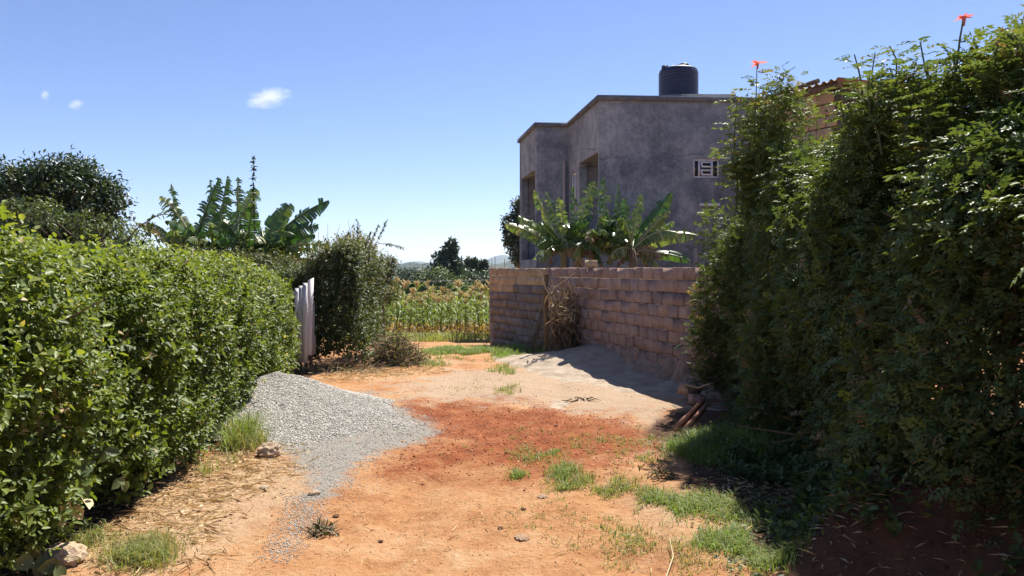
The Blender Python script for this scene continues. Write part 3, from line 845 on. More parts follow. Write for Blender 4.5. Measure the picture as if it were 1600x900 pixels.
wa, wb = WALL[1], WALL[2]
def wall_dist(x, y):
    d_ = (wb - wa) / np.linalg.norm(wb - wa); n_ = np.array([d_[1], -d_[0]])
    return (x - wa[0]) * n_[0] + (y - wa[1]) * n_[1]
def sand_h(x, y):
    P = np.stack([x, y, x*0], -1); wd = wall_dist(x, y)
    h = .33 * np.exp(-((y - 12.3) / 1.15) ** 2) * np.clip(1.1 - np.maximum(wd, 0) / 1.35, -.3, 1.1) + .10 * np.exp(-((y - 10.2) / 1.3) ** 2) * np.clip(1 - wd / 1.2, -.4, 1)
    return np.where(wd < -.06, -1, h - .02 + .02 * lump(P, .45, 2) + .012 * lump(P, .14, 9))
M['sand'] = rough_mat('grey_beige_sand', [(.3, (.25, .19, .135)), (.55, (.37, .295, .22)), (.75, (.46, .38, .29))], 5, .97, .7, 70, bdist=.015)
heap('sand_heap', -.4, 3.0, 8.2, 14.6, .04, sand_h, M['sand'], 'low heap of pale grey sand banked against the stone block wall', 'sand heap')

# loose clods on the soil
o = stones(1500, samp_poly(RED, .3, 2), .006, .024, M['red_clod'], 'red_clods'); tag(o, 'small dark red clods on the red soil patch', 'clods')
o = stones(1500, samp_poly(gpoly([(250, 899), (500, 740), (700, 745), (900, 755), (1150, 899)]), .4), .004, .013, M['clod'], 'soil_clods'); tag(o, 'fine crumbs of orange soil strewn over the near track', 'clods')
o = stones(900, samp_poly(gpoly([(480, 610), (700, 560), (900, 560), (1050, 660), (800, 630), (600, 640)]), .4), .006, .02, M['clod'], 'track_clods'); tag(o, 'sparse soil crumbs on the sandy far stretch of track', 'clods')

o = stones(420, samp_poly(gpoly([(300, 899), (480, 700), (620, 600), (900, 640), (1000, 760), (1150, 899)]), .4), .015, .05, M['clod'], 'embedded_stones', None, -.3); tag(o, 'small half buried stones dotted over the track', 'stones')
o = stones(1500, samp_poly(np.array([[1.3, 3.0], [2.6, 2.6], [2.7, 4.8], [2.0, 6.5], [1.5, 5.5]]), .2), .008, .035, M['humus_clod'], 'bank_clods', None, .1); tag(o, 'crumbled clods on the shaded bank below the right hedge', 'clods')
# single stones
def stone(px, py, size, mat, label, name='stone', sq=.45):
    x, y = on_ground(px, py); n = 5
    import bmesh
    bm = bmesh.new(); bmesh.ops.create_icosphere(bm, subdivisions=3, radius=1)
    r = np.random.default_rng(int(px * 7 + py))
    for v in bm.verts:
        c = np.array(v.co); f = 1 + .20 * float(lump(c[None] + r.uniform(0, 9), .9, 2)[0]) + .07 * float(lump(c[None], .35, 6)[0])
        v.co = Vector(np.round(c * f / .22) * .22 * .35 + c * f * .65)
    me = bpy.data.meshes.new(name); bm.to_mesh(me); bm.free(); me.materials.append(mat)
    me.attributes.new('rnd', 'FLOAT', 'POINT')
    o = obj_from(name, me); o.scale = (size/2, size/2*.8, size/2*sq); o.location = (x, y, max(gz1(x, y), gz1(x, y)) + size*sq*.22); o.rotation_euler = (0, 0, r.uniform(0, 6))
    return tag(o, label, 'stone', 'loose stones on the track')
M['stone'] = rough_mat('soil_stained_stone', [(.3, (.30, .15, .08)), (.5, (.46, .30, .19)), (.7, (.58, .46, .34))], 3, .9, .6, 8, bdist=.1)
M['pale_stone'] = rough_mat('pale_stone', [(.3, (.42, .27, .16)), (.7, (.62, .50, .37))], 3, .9, .5, 8, bdist=.1)
M['dark_stone'] = rough_mat('dark_clod', [(.3, (.10, .05, .03)), (.7, (.22, .11, .06))], 3, .9, .5, 8, bdist=.1)
stone(421, 716, .20, M['pale_stone'], 'largest brown stone lying at the foot of the gravel heap', sq=.75)
stone(491, 774, .085, M['pale_stone'], 'pale stone on the gravel spill below the heap', sq=.5)
stone(413, 766, .075, M['pale_stone'], 'flat pale stone between the gravel and the left hedge', sq=.4)
stone(525, 805, .05, M['dark_stone'], 'small dark stone beside the clump of dry roots')
stone(595, 836, .03, M['dark_stone'], 'single dark pebble alone on the bare orange soil')
stone(818, 794, .04, M['dark_stone'], 'small dark stone below the green grass tuft mid track')
stone(782, 823, .04, M['dark_stone'], 'dark pebble in the middle of the near track')
stone(98, 893, .22, M['pale_stone'], 'pale stone under the left hedge at the near corner', sq=.6)
stone(868, 666, .05, M['dark_stone'], 'dark clod on the red soil near the sand')
stone(1018, 684, .06, M['dark_stone'], 'dark clod on the red soil beside the timber pieces')
stone(848, 774, .09, M['stone'], 'flat soil coloured stone pressed into the near track', sq=.25)
stone(815, 838, .10, M['stone'], 'larger flat soil coloured stone in the near track', sq=.22)

# ------------------------------------------------------------------ hedges
def hedge_surface(n, y0, y1, xf, hz, width, side, zlow, round_=.45):
    """points and outward normals over face, rounded top and back of a hedge running along Y"""
    y = rng.uniform(y0, y1, n); h = hz(y); x_ = xf(y); w = width
    face = h - zlow(y) - round_; topw = w - 2 * round_ if w > 2 * round_ else .05; arc = math.pi / 2 * round_
    tot = face + arc + topw + arc + face * .45
    u = rng.uniform(0, 1, n) * tot
    lx = np.zeros(n); z = np.zeros(n); nx = np.zeros(n); nz = np.zeros(n)
    k = u < face; z[k] = (zlow(y) + u)[k]; nx[k] = 1
    t = (u - face) / round_; k = (u >= face) & (u < face + arc)
    lx[k] = -round_ * (1 - np.cos(t[k])); z[k] = (h - round_)[k] + round_ * np.sin(t[k]); nx[k] = np.cos(t[k]); nz[k] = np.sin(t[k])
    v = u - face - arc; k = (v >= 0) & (v < topw); lx[k] = -round_ - v[k]; z[k] = h[k]; nz[k] = 1
    v2 = v - topw; t = v2 / round_; k = (v2 >= 0) & (v2 < arc)
    lx[k] = -round_ - topw - round_ * np.sin(t[k]); z[k] = (h - round_)[k] + round_ * np.cos(t[k]); nx[k] = -np.sin(t[k]); nz[k] = np.cos(t[k])
    v3 = v2 - arc; k = v3 >= 0; lx[k] = -w; z[k] = (h - round_)[k] - v3[k]; nx[k] = -1
    P = np.stack([x_ + side * lx, y, z], -1); Nn = np.stack([side * nx, 0 * y, nz], -1)
    return P, Nn

# bright green hedge along the left of the track
LX = lambda y: np.interp(y, [1, 4, 6, 8.4, 11], [-2.50, -2.46, -2.50, -2.92, -3.32])
LH = lambda y: np.interp(y, [1, 3.4, 3.8, 4.6, 6, 9, 11], [1.92, 1.87, 1.70, 1.61, 1.58, 1.50, 1.36])
lh = tag(empty('hedge', (-3.0, 6.5, 0)), 'thick bright green leafy hedge along the left side of the track', 'hedge')
bpy.context.view_layer.update(); lhi = lh.matrix_world.inverted()
def under(o, root_inv): o.matrix_parent_inverse = root_inv; return o
def hedge_end(n, xr, yface, hz, zlow):
    x = rng.uniform(*xr, n); z = rng.uniform(0, 1, n) * (hz - zlow) + zlow
    return np.stack([x, np.full(n, yface), z], -1), np.tile([0, 1.0, 0], (n, 1))
NS = 17500
P, Nn = hedge_surface(NS, 1.4, 10.75, LX, LH, 1.3, 1, lambda y: .10 + 0*y)
Pe, Ne = hedge_end(600, (-4.5, -3.25), 10.8, 1.4, .1)
P = np.concatenate([P, Pe]); Nn = np.concatenate([Nn, Ne]); NS = len(P)
lum = lump(P, .55, 0) + .6 * lump(P, .22, 6)
depth = rng.exponential(.10, NS) - .05
P = P + Nn * (.12 * lum - depth)[:, None]
# the lower edge leans back and thins out above the soil
low = np.clip((.42 - P[:, 2]) / .42, 0, 1); P[:, 0] -= .14 * low * (Nn[:, 0] > .5)
keep = ~((lum < -.55) & (depth < .12)) & (rng.uniform(size=NS) > .3 * low)
P, Nn, lum = P[keep], Nn[keep], lum[keep]
Sd = Nn * .75 + np.array([0, -.05, .55]) + rng.normal(0, .42, P.shape)
pos, dr, up = sprigs(P, Sd, 9, .15, .95)
n = len(pos); L = rng.uniform(.024, .056, n) * np.repeat(np.where(rng.uniform(size=len(P)) < .06, rng.uniform(1.3, 1.7, len(P)), rng.uniform(.65, 1.2, len(P))), 9)
av = np.clip(.42 + .18 * np.repeat(lum, 9) + rng.normal(0, .17, n) + .22 * np.repeat(smooth(1.3, 1.75, P[:, 2]), 9), 0, 1)  # sunlit hedge top put in as a paler leaf tone
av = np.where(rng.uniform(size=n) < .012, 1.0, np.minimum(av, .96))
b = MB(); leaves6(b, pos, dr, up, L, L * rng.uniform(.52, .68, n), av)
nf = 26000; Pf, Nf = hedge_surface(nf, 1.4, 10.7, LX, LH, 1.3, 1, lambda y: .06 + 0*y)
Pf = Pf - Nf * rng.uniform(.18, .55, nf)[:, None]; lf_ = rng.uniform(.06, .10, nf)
leaves4(b, Pf, rng.normal(size=(nf, 3)), Nf + [0, 0, .5] + rng.normal(0, .5, (nf, 3)), lf_, lf_ * .7, rng.uniform(0, .5, nf))  # inner leaves coloured darker, so shade in the gaps is painted
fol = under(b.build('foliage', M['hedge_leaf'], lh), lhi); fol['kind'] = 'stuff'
# a few big broad vine leaves near the foot, and dry ones
b = MB(); bd = MB()
for (px, py, Y, s, dry_) in [(85, 655, 4.0, .11, 1), (115, 790, 3.9, .10, 1), (85, 620, 4.05, .12, 1), (120, 745, 3.95, .12, 0), (165, 700, 4.3, .09, 0), (30, 630, 3.75, .09, 0), (10, 650, 3.7, .10, 0), (190, 750, 4.3, .08, 0), (70, 720, 3.95, .10, 1), (60, 870, 3.7, .12, 0), (35, 850, 3.7, .11, 0), (235, 700, 4.8, .10, 0), (255, 870, 4.2, .09, 0), (90, 880, 3.75, .11, 0)]:
    c = at(px, py, Y)[None]; tgt = bd if dry_ else b
    for k in range(3):
        leaves6(tgt, c + rng.normal(0, .02, (1, 3)), np.array([[rng.normal(.2, .3), rng.normal(-.3, .4), rng.normal(-.5, .4)]]), np.array([[1, -.5, .4]]) + rng.normal(0, .2, (1, 3)), np.array([s]), np.array([s*.75]), np.array([rng.uniform(.5, 1)]))
under(b.build('vine_leaves', M['pale_leaf'], lh), lhi); under(bd.build('withered_leaves', M['straw'], lh), lhi)
b = MB()
for k in range(70):
    y = rng.uniform(1.6, 10.5); x = LX(y) - rng.uniform(.3, .9); z0 = gz1(x, y)
    h = LH(y) * rng.uniform(.6, .95); pts = [(x, y, z0 - .05)]
    for j in range(4): pts.append((pts[-1][0] + rng.normal(.04, .09), pts[-1][1] + rng.normal(0, .09), z0 + h * (j + 1) / 4))
    b.tube(pts, [.022, .018, .013, .009, .004], 5, rng.uniform(0, 1), False)
for k in range(260):
    i = rng.integers(0, len(P)); q = P[i] - Nn[i] * .08; e = q + Nn[i] * rng.uniform(.08, .3) + np.array([rng.normal(0, .06), rng.normal(0, .1), rng.uniform(-.02, .2)])
    b.tube([q, (q + e)/2 + rng.normal(0, .02, 3), e], [.005, .004, .0015], 4, rng.uniform(0, 1), False)
under(b.build('stems', M['twig'], lh), lhi)['kind'] = 'stuff'
# long wands standing out of the top
b = MB(); bl = MB()
def wand(b, bl, pts, r, nleaf, ls, a0=.5, smo=6):
    pts = np.array(pts, float); t = np.linspace(0, 1, len(pts)); tt = np.linspace(0, 1, smo * (len(pts) - 1) + 1)
    q = np.stack([np.interp(tt, t, pts[:, i]) for i in range(3)], -1)
    for _ in range(2): q[1:-1] = (q[:-2] + 2*q[1:-1] + q[2:]) / 4
    b.tube(q, np.linspace(r, r*.35, len(q)), 5, a0, False)
    if nleaf:
        ti = rng.uniform(.25, 1, nleaf) * (len(q) - 1.001); i0 = ti.astype(int); fr = (ti - i0)[:, None]
        pp = q[i0] * (1 - fr) + q[i0 + 1] * fr; tg = unit(q[i0 + 1] - q[i0])
        leaves6(bl, pp, tg * .4 + unit(rng.normal(size=(nleaf, 3))), np.array([0, 0, 1.0]) + rng.normal(0, .3, (nleaf, 3)), rng.uniform(.7, 1.3, nleaf) * ls, rng.uniform(.4, .6, nleaf) * ls, rng.uniform(.2, .8, nleaf))
for pts, r_, nl_, ls_ in (([at(180, 400, 6.3), at(215, 355, 6.3), at(245, 337, 6.3), at(258, 335, 6.3)], .008, 26, .05), ([at(200, 410, 6.4), at(232, 365, 6.4), at(238, 352, 6.4)], .006, 18, .05),
        ([at(245, 510, 5.6), at(278, 430, 5.8), at(296, 400, 6.0), at(305, 388, 6.1)], .009, 14, .04), ([at(80, 480, 4.4), at(110, 450, 4.4), at(140, 425, 4.4)], .006, 6, .04), ([at(262, 405, 7), at(238, 362, 7), at(228, 350, 7)], .006, 16, .05)):
    b1, b2 = MB(), MB(); wand(b1, b2, pts, r_, nl_, ls_)
    wo_ = under(b1.build('wand', M['twig'], lh), lhi); b2.build('leaves', M['dull_leaf'], wo_)
print('left hedge leaves', n)

# tall compound-leaved hedge along the right
RX = lambda y: np.interp(y, [.5, 3.5, 5, 6.5, 7.5, 8.2, 8.8], [2.34, 2.30, 2.32, 2.42, 2.55, 2.64, 2.80])
RH = lambda y: np.interp(y, [.5, 3, 3.5, 4.0, 4.6, 5.0, 5.3, 5.6, 6.2, 7.0, 8.0, 8.5, 8.9], [1.95, 1.96, 2.02, 2.22, 2.58, 2.72, 2.50, 2.30, 2.22, 2.24, 2.30, 2.28, 2.2])
rh = tag(empty('hedge', (2.7, 5.5, 0)), 'tall shaggy dark hedge of compound leaves along the right side', 'hedge')
bpy.context.view_layer.update(); rhi = rh.matrix_world.inverted()
zl = lambda y: np.maximum(bank(np.full_like(y, 2.1), y), 0) - .02
NS = 15000
P, Nn = hedge_surface(NS, 1.0, 8.75, RX, RH, 1.35, -1, zl, .34)
Pe, Ne = hedge_end(1000, (2.2, 3.5), 8.75, 2.2, .1)
P = np.concatenate([P, Pe]); Nn = np.concatenate([Nn, Ne]); NS = len(P)
nb = 620; dv = unit(rng.normal(size=(nb, 3))); cb = at(1190, 272, 7.6)
Pb = cb + dv * np.array([.20, .34, .58]) * rng.uniform(.3, 1.0, (nb, 1)) ** .5
nb2 = 500; dv2 = unit(rng.normal(size=(nb2, 3))); Pb2 = at(1262, 300, 6.6) + dv2 * np.array([.28, .4, .42]) * rng.uniform(.3, 1.0, (nb2, 1)) ** .5
P = np.concatenate([P, Pb, Pb2]); Nn = np.concatenate([Nn, dv, dv2]); NS = len(P)
lum = lump(P, .75, 3) + .6 * lump(P, .28, 9)
depth = rng.exponential(.16, NS) - .08
P = P + Nn * (.17 * lum - depth)[:, None] + np.array([0, 0, 1]) * (.26 * np.maximum(lum, 0) * (Nn[:, 2] > .4))[:, None]
# see-through, twiggy zone low down toward the camera
P[:, 0] += .12 * smooth(1.3, 3.0, P[:, 2])
thin = smooth(5.6, 4.4, P[:, 1]) * smooth(1.75, 1.35, P[:, 2]) * smooth(.5, .8, P[:, 2])
keep = ~((lum < -.6) & (depth < .12)) & (rng.uniform(size=NS) > .50 * thin)
P, Nn, lum = P[keep], Nn[keep], lum[keep]
Sd = Nn * .55 + np.array([0, 0, .6]) + rng.normal(0, .42, P.shape)
K = 6
pos, dr, up = sprigs(P, Sd, K, .17, .95)
n = len(pos); L = rng.uniform(.075, .135, n)
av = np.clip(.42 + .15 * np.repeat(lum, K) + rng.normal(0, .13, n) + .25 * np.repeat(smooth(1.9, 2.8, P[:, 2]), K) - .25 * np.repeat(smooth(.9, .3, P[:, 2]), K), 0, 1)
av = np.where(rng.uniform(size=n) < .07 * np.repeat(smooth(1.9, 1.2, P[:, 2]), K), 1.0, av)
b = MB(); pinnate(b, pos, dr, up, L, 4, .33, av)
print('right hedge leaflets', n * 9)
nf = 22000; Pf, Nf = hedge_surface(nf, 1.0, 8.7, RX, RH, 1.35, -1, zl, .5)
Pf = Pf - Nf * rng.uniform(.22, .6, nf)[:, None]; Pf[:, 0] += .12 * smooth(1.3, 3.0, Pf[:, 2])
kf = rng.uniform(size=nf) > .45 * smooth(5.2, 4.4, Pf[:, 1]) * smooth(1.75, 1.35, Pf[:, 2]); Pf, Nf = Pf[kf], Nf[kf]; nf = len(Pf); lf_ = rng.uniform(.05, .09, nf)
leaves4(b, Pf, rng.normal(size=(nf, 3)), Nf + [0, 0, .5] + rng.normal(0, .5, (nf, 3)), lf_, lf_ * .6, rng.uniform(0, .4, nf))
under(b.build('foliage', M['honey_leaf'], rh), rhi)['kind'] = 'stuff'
# shoots that stand above the top
b, bl = MB(), MB()
def shoot(bs, bl, p0, p1, nl, ll, lw=.4, r=.009, spread=1.0):
    p0, p1 = np.array(p0), np.array(p1); m_ = (p0 + p1) / 2 + rng.normal(0, .03, 3)
    q = np.array([p0, (p0 + m_)/2 + rng.normal(0, .012, 3), m_, (m_ + p1)/2 + rng.normal(0, .012, 3), p1])
    bs.tube(q, np.linspace(r, r*.4, 5), 5, rng.uniform(.2, .8), False)
    t = np.sort(rng.uniform(.1, 1, nl)) * 3.999; i0 = t.astype(int); fr = (t - i0)[:, None]
    pp = q[i0]*(1 - fr) + q[i0+1]*fr; ax = unit(p1 - p0)
    ph = np.arange(nl) * 2.4 + rng.uniform(0, 6)
    side = np.stack([np.cos(ph), np.sin(ph), 0*ph], -1)
    dd = side * spread + ax * .45 + rng.normal(0, .12, (nl, 3))
    pinnate(bl, pp, dd, np.array([0, 0, 1.0]) + ax*.3 + rng.normal(0, .15, (nl, 3)), rng.uniform(.7, 1.2, nl) * ll, 4, lw, rng.uniform(.35, .95, nl), .35)
for k in range(230):
    y = rng.uniform(2.6, 8.6); x = RX(y) + .10 + rng.uniform(.0, 1.0) ** 1.5; z = RH(y) + rng.uniform(-.25, .0)
    hh = rng.uniform(.10, .62) ** 1.2 * (.35 + .65 * float(smooth(3.8, 4.8, y))) * (.35 if 5.35 < y < 7.2 else 1.0); shoot(b, bl, (x, y, z - .15), (x + rng.normal(0, .12), y + rng.normal(0, .12), z + hh), rng.integers(12, 20), .12, .34)
for (px0, py0, px1, py1, Y, nl) in [(1180, 330, 1183, 100, 7.6, 16), (1150, 330, 1152, 150, 7.7, 14), (1165, 300, 1140, 220, 7.6, 10), (1195, 330, 1206, 230, 7.5, 10), (1176, 380, 1200, 250, 7.4, 16),
        (1350, 180, 1335, 85, 5.4, 12), (1395, 160, 1390, 72, 5.2, 12), (1440, 160, 1438, 66, 5.0, 12), (1500, 140, 1480, 84, 4.6, 9), (1570, 150, 1560, 70, 4.2, 12), (1598, 160, 1585, 55, 4.0, 9), (1318, 200, 1312, 135, 5.3, 10), (1530, 190, 1520, 100, 4.4, 10), (1600, 120, 1565, 48, 4.1, 8),
        (1460, 300, 1440, 215, 4.2, 10), (1490, 260, 1530, 215, 4.1, 9), (1280, 330, 1250, 262, 6.2, 10)]:
    b1, b2 = MB(), MB()
    shoot(b1, b2, at(px0, py0, Y), at(px1, py1, Y - .05), int(nl * (2.6 if Y > 7 else 1.6)), .17 if Y > 7 else .12, .34, r=.011)
    sh = under(b1.build('shoot', M['green_stem'], rh), rhi); b2.build('leaves', M['honey_leaf'], sh)
# bare flower stalk nearer the camera
pf2 = [at(1490, 190, 4.6), at(1494, 110, 4.6), at(1500, 60, 4.6), at(1505, 32, 4.6)]
b1 = MB(); b1.tube(pf2, [.008, .007, .006, .005], 5, .4, False); under(b1.build('flower_stalk', M['green_stem'], rh), rhi)
under(b.build('shoots', M['green_stem'], rh), rhi)['kind'] = 'stuff'; under(bl.build('shoot_leaves', M['honey_leaf'], rh), rhi)['kind'] = 'stuff'
for c, label in ((at(1184, 100, 7.55), 'orange red trumpet flower above the far end of the hedge'), (at(1506, 28, 4.6), 'orange red trumpet flower on a bare stalk above the near hedge')):
    b = MB(); n = 9; a_ = rng.uniform(0, 6.28, n)
    s = .16 if c[1] > 6 else .10
    dd = np.stack([np.cos(a_), np.sin(a_), rng.uniform(-.1, .7, n)], -1)
    leaves6(b, np.tile(c, (n, 1)), dd, np.tile([0, 0, 1.0], (n, 1)), rng.uniform(.6, 1.1, n) * s * .62, np.full(n, s * .18), rng.uniform(0, 1, n), .3, .3)
    b.tube([c - np.array([0, 0, .05]), c + np.array([0, 0, .01])], [.006, .014], 6)
    o = under(b.build('flower', M['flower'], rh), rhi); o['label'] = label
# woody stems and twigs inside
b = MB()
for k in range(60):
    y = rng.uniform(1.2, 8.5); x = RX(y) + rng.uniform(.25, 1.0); z0 = gz1(x, y) - .05; h = RH(y) * rng.uniform(.6, .95)
    pts = [np.array([x, y, z0])]
    for j in range(5): pts.append(pts[-1] + np.array([rng.normal(.07 if j > 1 else 0, .06), rng.normal(0, .10), (h - z0) / 5]))
    r0 = rng.uniform(.014, .034)
    b.tube(pts, np.linspace(r0, .006, 6), 6, rng.uniform(0, 1), False)
    for j in range(5):
        q = pts[rng.integers(0, 4)]; e = q + np.array([rng.normal(-.22, .22), rng.normal(0, .35), rng.normal(.12, .22)])
        m_ = (q + e) / 2 + rng.normal(0, .06, 3)
        b.tube([q, m_, e], [r0*.5, r0*.35, .003], 5, rng.uniform(0, 1), False)
for k in range(260):    # thin dead twigs just inside the shaded face
    y = rng.uniform(2.6, 7.8); z = rng.uniform(.45, 1.9); x = RX(y) + rng.uniform(-.05, .25)
    q = np.array([x, y, z]); e = q + np.array([rng.normal(-.03, .08), rng.normal(0, .22), rng.normal(0, .22)])
    b.tube([q, (q + e)/2 + rng.normal(0, .04, 3), e], [.007, .005, .002], 4, rng.uniform(.3, 1), False)
b.tube([at(1500, 470, 4.3), at(1508, 560, 4.3), at(1530, 650, 4.2)], [.03, .035, .04], 7, .6, False)
b.tube([at(1580, 440, 3.9), at(1576, 560, 3.9), at(1580, 660, 3.9)], [.03, .035, .04], 7, .7, False)
b.tube([at(1415, 715, 3.9), at(1440, 708, 3.9), at(1480, 706, 3.85), at(1520, 718, 3.8)], [.005, .006, .007, .008], 5, .9, False)
under(b.build('branches', M['twig'], rh), rhi)

# overgrown dull hedge beyond the gate
BX = lambda y: np.interp(y, [11.5, 13, 16.5], [-2.52, -2.56, -2.62]); BH = lambda y: np.interp(y, [11.5, 12.2, 13.5, 15.2, 16.8], [1.82, 2.05, 2.12, 1.9, 1.7])
bh = tag(empty('overgrown_hedge', (-3.0, 14, 0)), 'overgrown dull hedge with dry brown top behind the plank gate', 'hedge')
bpy.context.view_layer.update(); bhi = bh.matrix_world.inverted()
P, Nn = hedge_surface(3200, 11.9, 14.4, BX, BH, 1.9, 1, lambda y: .1 + 0*y, .5)
n2 = 3600; x = rng.uniform(-4.4, -2.55, n2); z = rng.uniform(.08, 1, n2) * 1.95
rr = np.clip((x + 2.9) / .35, 0, 1) ** 2 * .25
Pe = np.stack([x, 11.85 + rr + .2 * smooth(1.3, 2.0, z), z], -1); Ne = np.tile([.1, -1.0, .1], (n2, 1))
P = np.concatenate([P, Pe]); Nn = np.concatenate([Nn, Ne]); NS = len(P)
lum = lump(P, .6, 5) + .6 * lump(P, .25, 1)
P = P + Nn * (.11 * lum - rng.exponential(.12, NS) + .05)[:, None]
P[:, 2] *= 1 - .27 * smooth(-2.8, -3.6, P[:, 0])
Sd = Nn * .5 + np.array([0, 0, .6]) + rng.normal(0, .5, P.shape)
pos, dr, up = sprigs(P, Sd, 8, .16, .95); n = len(pos); L = rng.uniform(.035, .07, n)
av = np.clip(.38 + .15 * np.repeat(lum, 8) + rng.normal(0, .15, n) + .38 * np.repeat(smooth(1.45, 2.1, P[:, 2]), 8), 0, 1)
b = MB(); leaves4(b, pos, dr, up, L, L * .55, av); under(b.build('foliage', M['dull_leaf'], bh), bhi)['kind'] = 'stuff'
b, bl = MB(), MB()
for k in range(420):
    i = rng.integers(0, NS); q = P[i]
    if q[2] < .5: continue
    e = q + Nn[i] * rng.uniform(0, .15) + np.array([rng.normal(0, .10), rng.normal(0, .1), rng.uniform(-.02, .28)])
    b.tube([q, (q + e)/2 + rng.normal(0, .03, 3), e], [.006, .004, .0015], 4, rng.uniform(.1, 1), False)
for (x0, y0, x1, y1, Y) in [(560, 390, 558, 342, 12.6), (575, 395, 592, 352, 12.6), (567, 392, 580, 360, 12.7), (585, 385, 604, 345, 12.8), (590, 380, 630, 388, 12.9), (500, 390, 498, 356, 12.4), (515, 390, 512, 350, 12.4), (525, 385, 531, 350, 12.5)]:
    b1, b2 = MB(), MB()
    wand(b1, b2, [at(x0, y0, Y), (at(x0, y0, Y) + at(x1, y1, Y)) / 2 + rng.normal(0, .02, 3), at(x1, y1, Y)], .006, 0 if x0 < 540 else 60, .045)
    wo_ = under(b1.build('wand', M['twig'], bh), bhi)
    if x0 >= 540: b2.build('leaves', M['dull_leaf'], wo_)
under(b.build('twigs', M['twig'], bh), bhi)['kind'] = 'stuff'

# ------------------------------------------------------------------ plank gate at the end of the left hedge
M['old_plank'] = rough_mat('weathered_whitish_plank', [(.32, (.12, .10, .09)), (.42, (.34, .31, .30)), (.55, (.55, .52, .515)), (.75, (.66, .64, .63))], 16, .9, .8, 30, (1, 1, .06), objrnd=.25)
gate = tag(empty('plank_gate', (-3.27, 11.3, 0)), 'weathered whitish plank gate at the far end of the bright hedge', 'gate')
def plank(px0, px1, py0, py1, Y, yaw, name='plank', mat='old_plank', th=.022):
    a, c = at(px0, py1, Y), at(px1, py0, Y); w = (c[0] - a[0]) / max(abs(math.cos(yaw)), .3); h = c[2] - a[2]
    V = []
    for z in (0, .33, .66, 1):
        for (x, y) in ((-w/2, -th/2), (w/2, -th/2), (w/2, th/2), (-w/2, th/2)):
            V.append((x + rng.normal(0, .004), y, z * h + (rng.normal(0, .012) if z in (0, 1) else 0)))
    F = [[0, 3, 2, 1], [12, 13, 14, 15]] + [[i*4 + k, i*4 + (k+1) % 4, i*4 + 4 + (k+1) % 4, i*4 + 4 + k] for i in range(3) for k in range(4)]
    b = MB(); b.add(V, F); o = b.build(name, M[mat], gate)
    o.location = ((a[0] + c[0])/2 + 3.27, Y - 11.3, a[2]); o.rotation_euler = (rng.normal(0, .01), rng.normal(0, .012), yaw)
    return o
plank(461, 468, 452, 568, 11.42, .5)
plank(467, 473, 447, 566, 11.31, .25)
plank(473.5, 480.5, 443, 568, 11.29, .2)
plank(480, 485.5, 436, 556, 11.36, .9)
plank(484, 487.5, 462, 556, 11.50, 1.0)
plank(487, 490, 470, 553, 11.62, 1.05)
plank(490, 492.5, 524, 553, 11.74, 1.05)
for (px, y0, y1, Y) in ((470, 455, 590, 11.45), (478, 470, 588, 11.5), (486, 475, 582, 11.62)):
    a, c = at(px, y1, Y), at(px, y0, Y)
    b = MB(); b.tube([a - np.array([3.27*-1, 11.3, .05]) * np.array([1, 1, 1]), c - np.array([-3.27, 11.3, 0])], [.028, .022], 7, rng.uniform(0, 1)); b.build('post', M['bark'], gate)
b = MB(); a, c = at(462, 480, 11.5), at(490, 478, 11.66); b.tube([a - np.array([-3.27, 11.3, 0]), c - np.array([-3.27, 11.3, 0])], .022, 6); b.build('rail', M['bark'], gate)
b = MB(); a, c = at(462, 545, 11.5), at(490, 542, 11.66); b.tube([a - np.array([-3.27, 11.3, 0]), c - np.array([-3.27, 11.3, 0])], .022, 6); b.build('rail', M['bark'], gate)
# bamboo-like fence stub hidden behind the hedge joint
# ------------------------------------------------------------------ brush pile, stalk bundle, post, timbers
def stick_mass(name, c, n, rad, hgt, ls, r, mat, label, cat, upness=.25, leafy=0):
    root = tag(empty(name, c), label, cat); b = MB()
    for k in range(n):
        th, rr = rng.uniform(0, 6.28), math.sqrt(rng.uniform()) * rad
        q = np.array([rr*math.cos(th), rr*math.sin(th)*.8, rng.uniform(0, 1) * hgt * (1 - (rr/rad)**2)])
        e = q + unit(np.array([rng.normal(), rng.normal(), rng.normal(0, .5) + upness])) * rng.uniform(.4, 1.2) * ls
        e[2] = max(e[2], .01); b.tube([q, (q + e)/2 + rng.normal(0, ls*.1, 3), e], [r, r*.8, r*.3], 4, rng.uniform(0, 1), False)
    o = b.build('sticks', M[mat], root); o['kind'] = 'stuff'
    if leafy:
        b = MB(); p_ = rng.normal(0, 1, (leafy, 3)) * np.array([rad*.45, rad*.4, 0]); p_[:, 2] = rng.uniform(0, 1, leafy) * hgt * np.exp(-(p_[:, 0]/rad)**2 - (p_[:, 1]/rad)**2)
        l_ = rng.uniform(.03, .08, leafy); leaves4(b, p_, rng.normal(size=(leafy, 3)), np.array([0, 0, 1.0]) + rng.normal(0, .5, (leafy, 3)), l_, l_*.35, rng.uniform(0, 1, leafy))
        o = b.build('dry_leaves', M['dull_leaf'], root); o['kind'] = 'stuff'
    return root
c = at(617, 566, 12.4); stick_mass('brush_pile', (c[0], c[1], gz1(c[0], c[1])), 520, .46, .52, .32, .006, 'dry_stalk', 'rounded pile of dry brown brush beside the overgrown hedge', 'brush pile', .3, 1800)
c = at(500, 833, 4.4); xy = on_ground(500, 828); stick_mass('root_clump', (xy[0], xy[1], gz1(*xy)), 90, .085, .035, .09, .004, 'dry_stalk', 'small clump of dry roots lying on the near track', 'roots', .1, 40)
xy = on_ground(560, 590); stick_mass('twig_litter', (-2.75, 11.55, gz1(-2.75, 11.55)), 160, .75, .10, .22, .005, 'dry_stalk', 'dry orange twigs and stalks at the foot of the overgrown hedge', 'twigs', .3, 300)
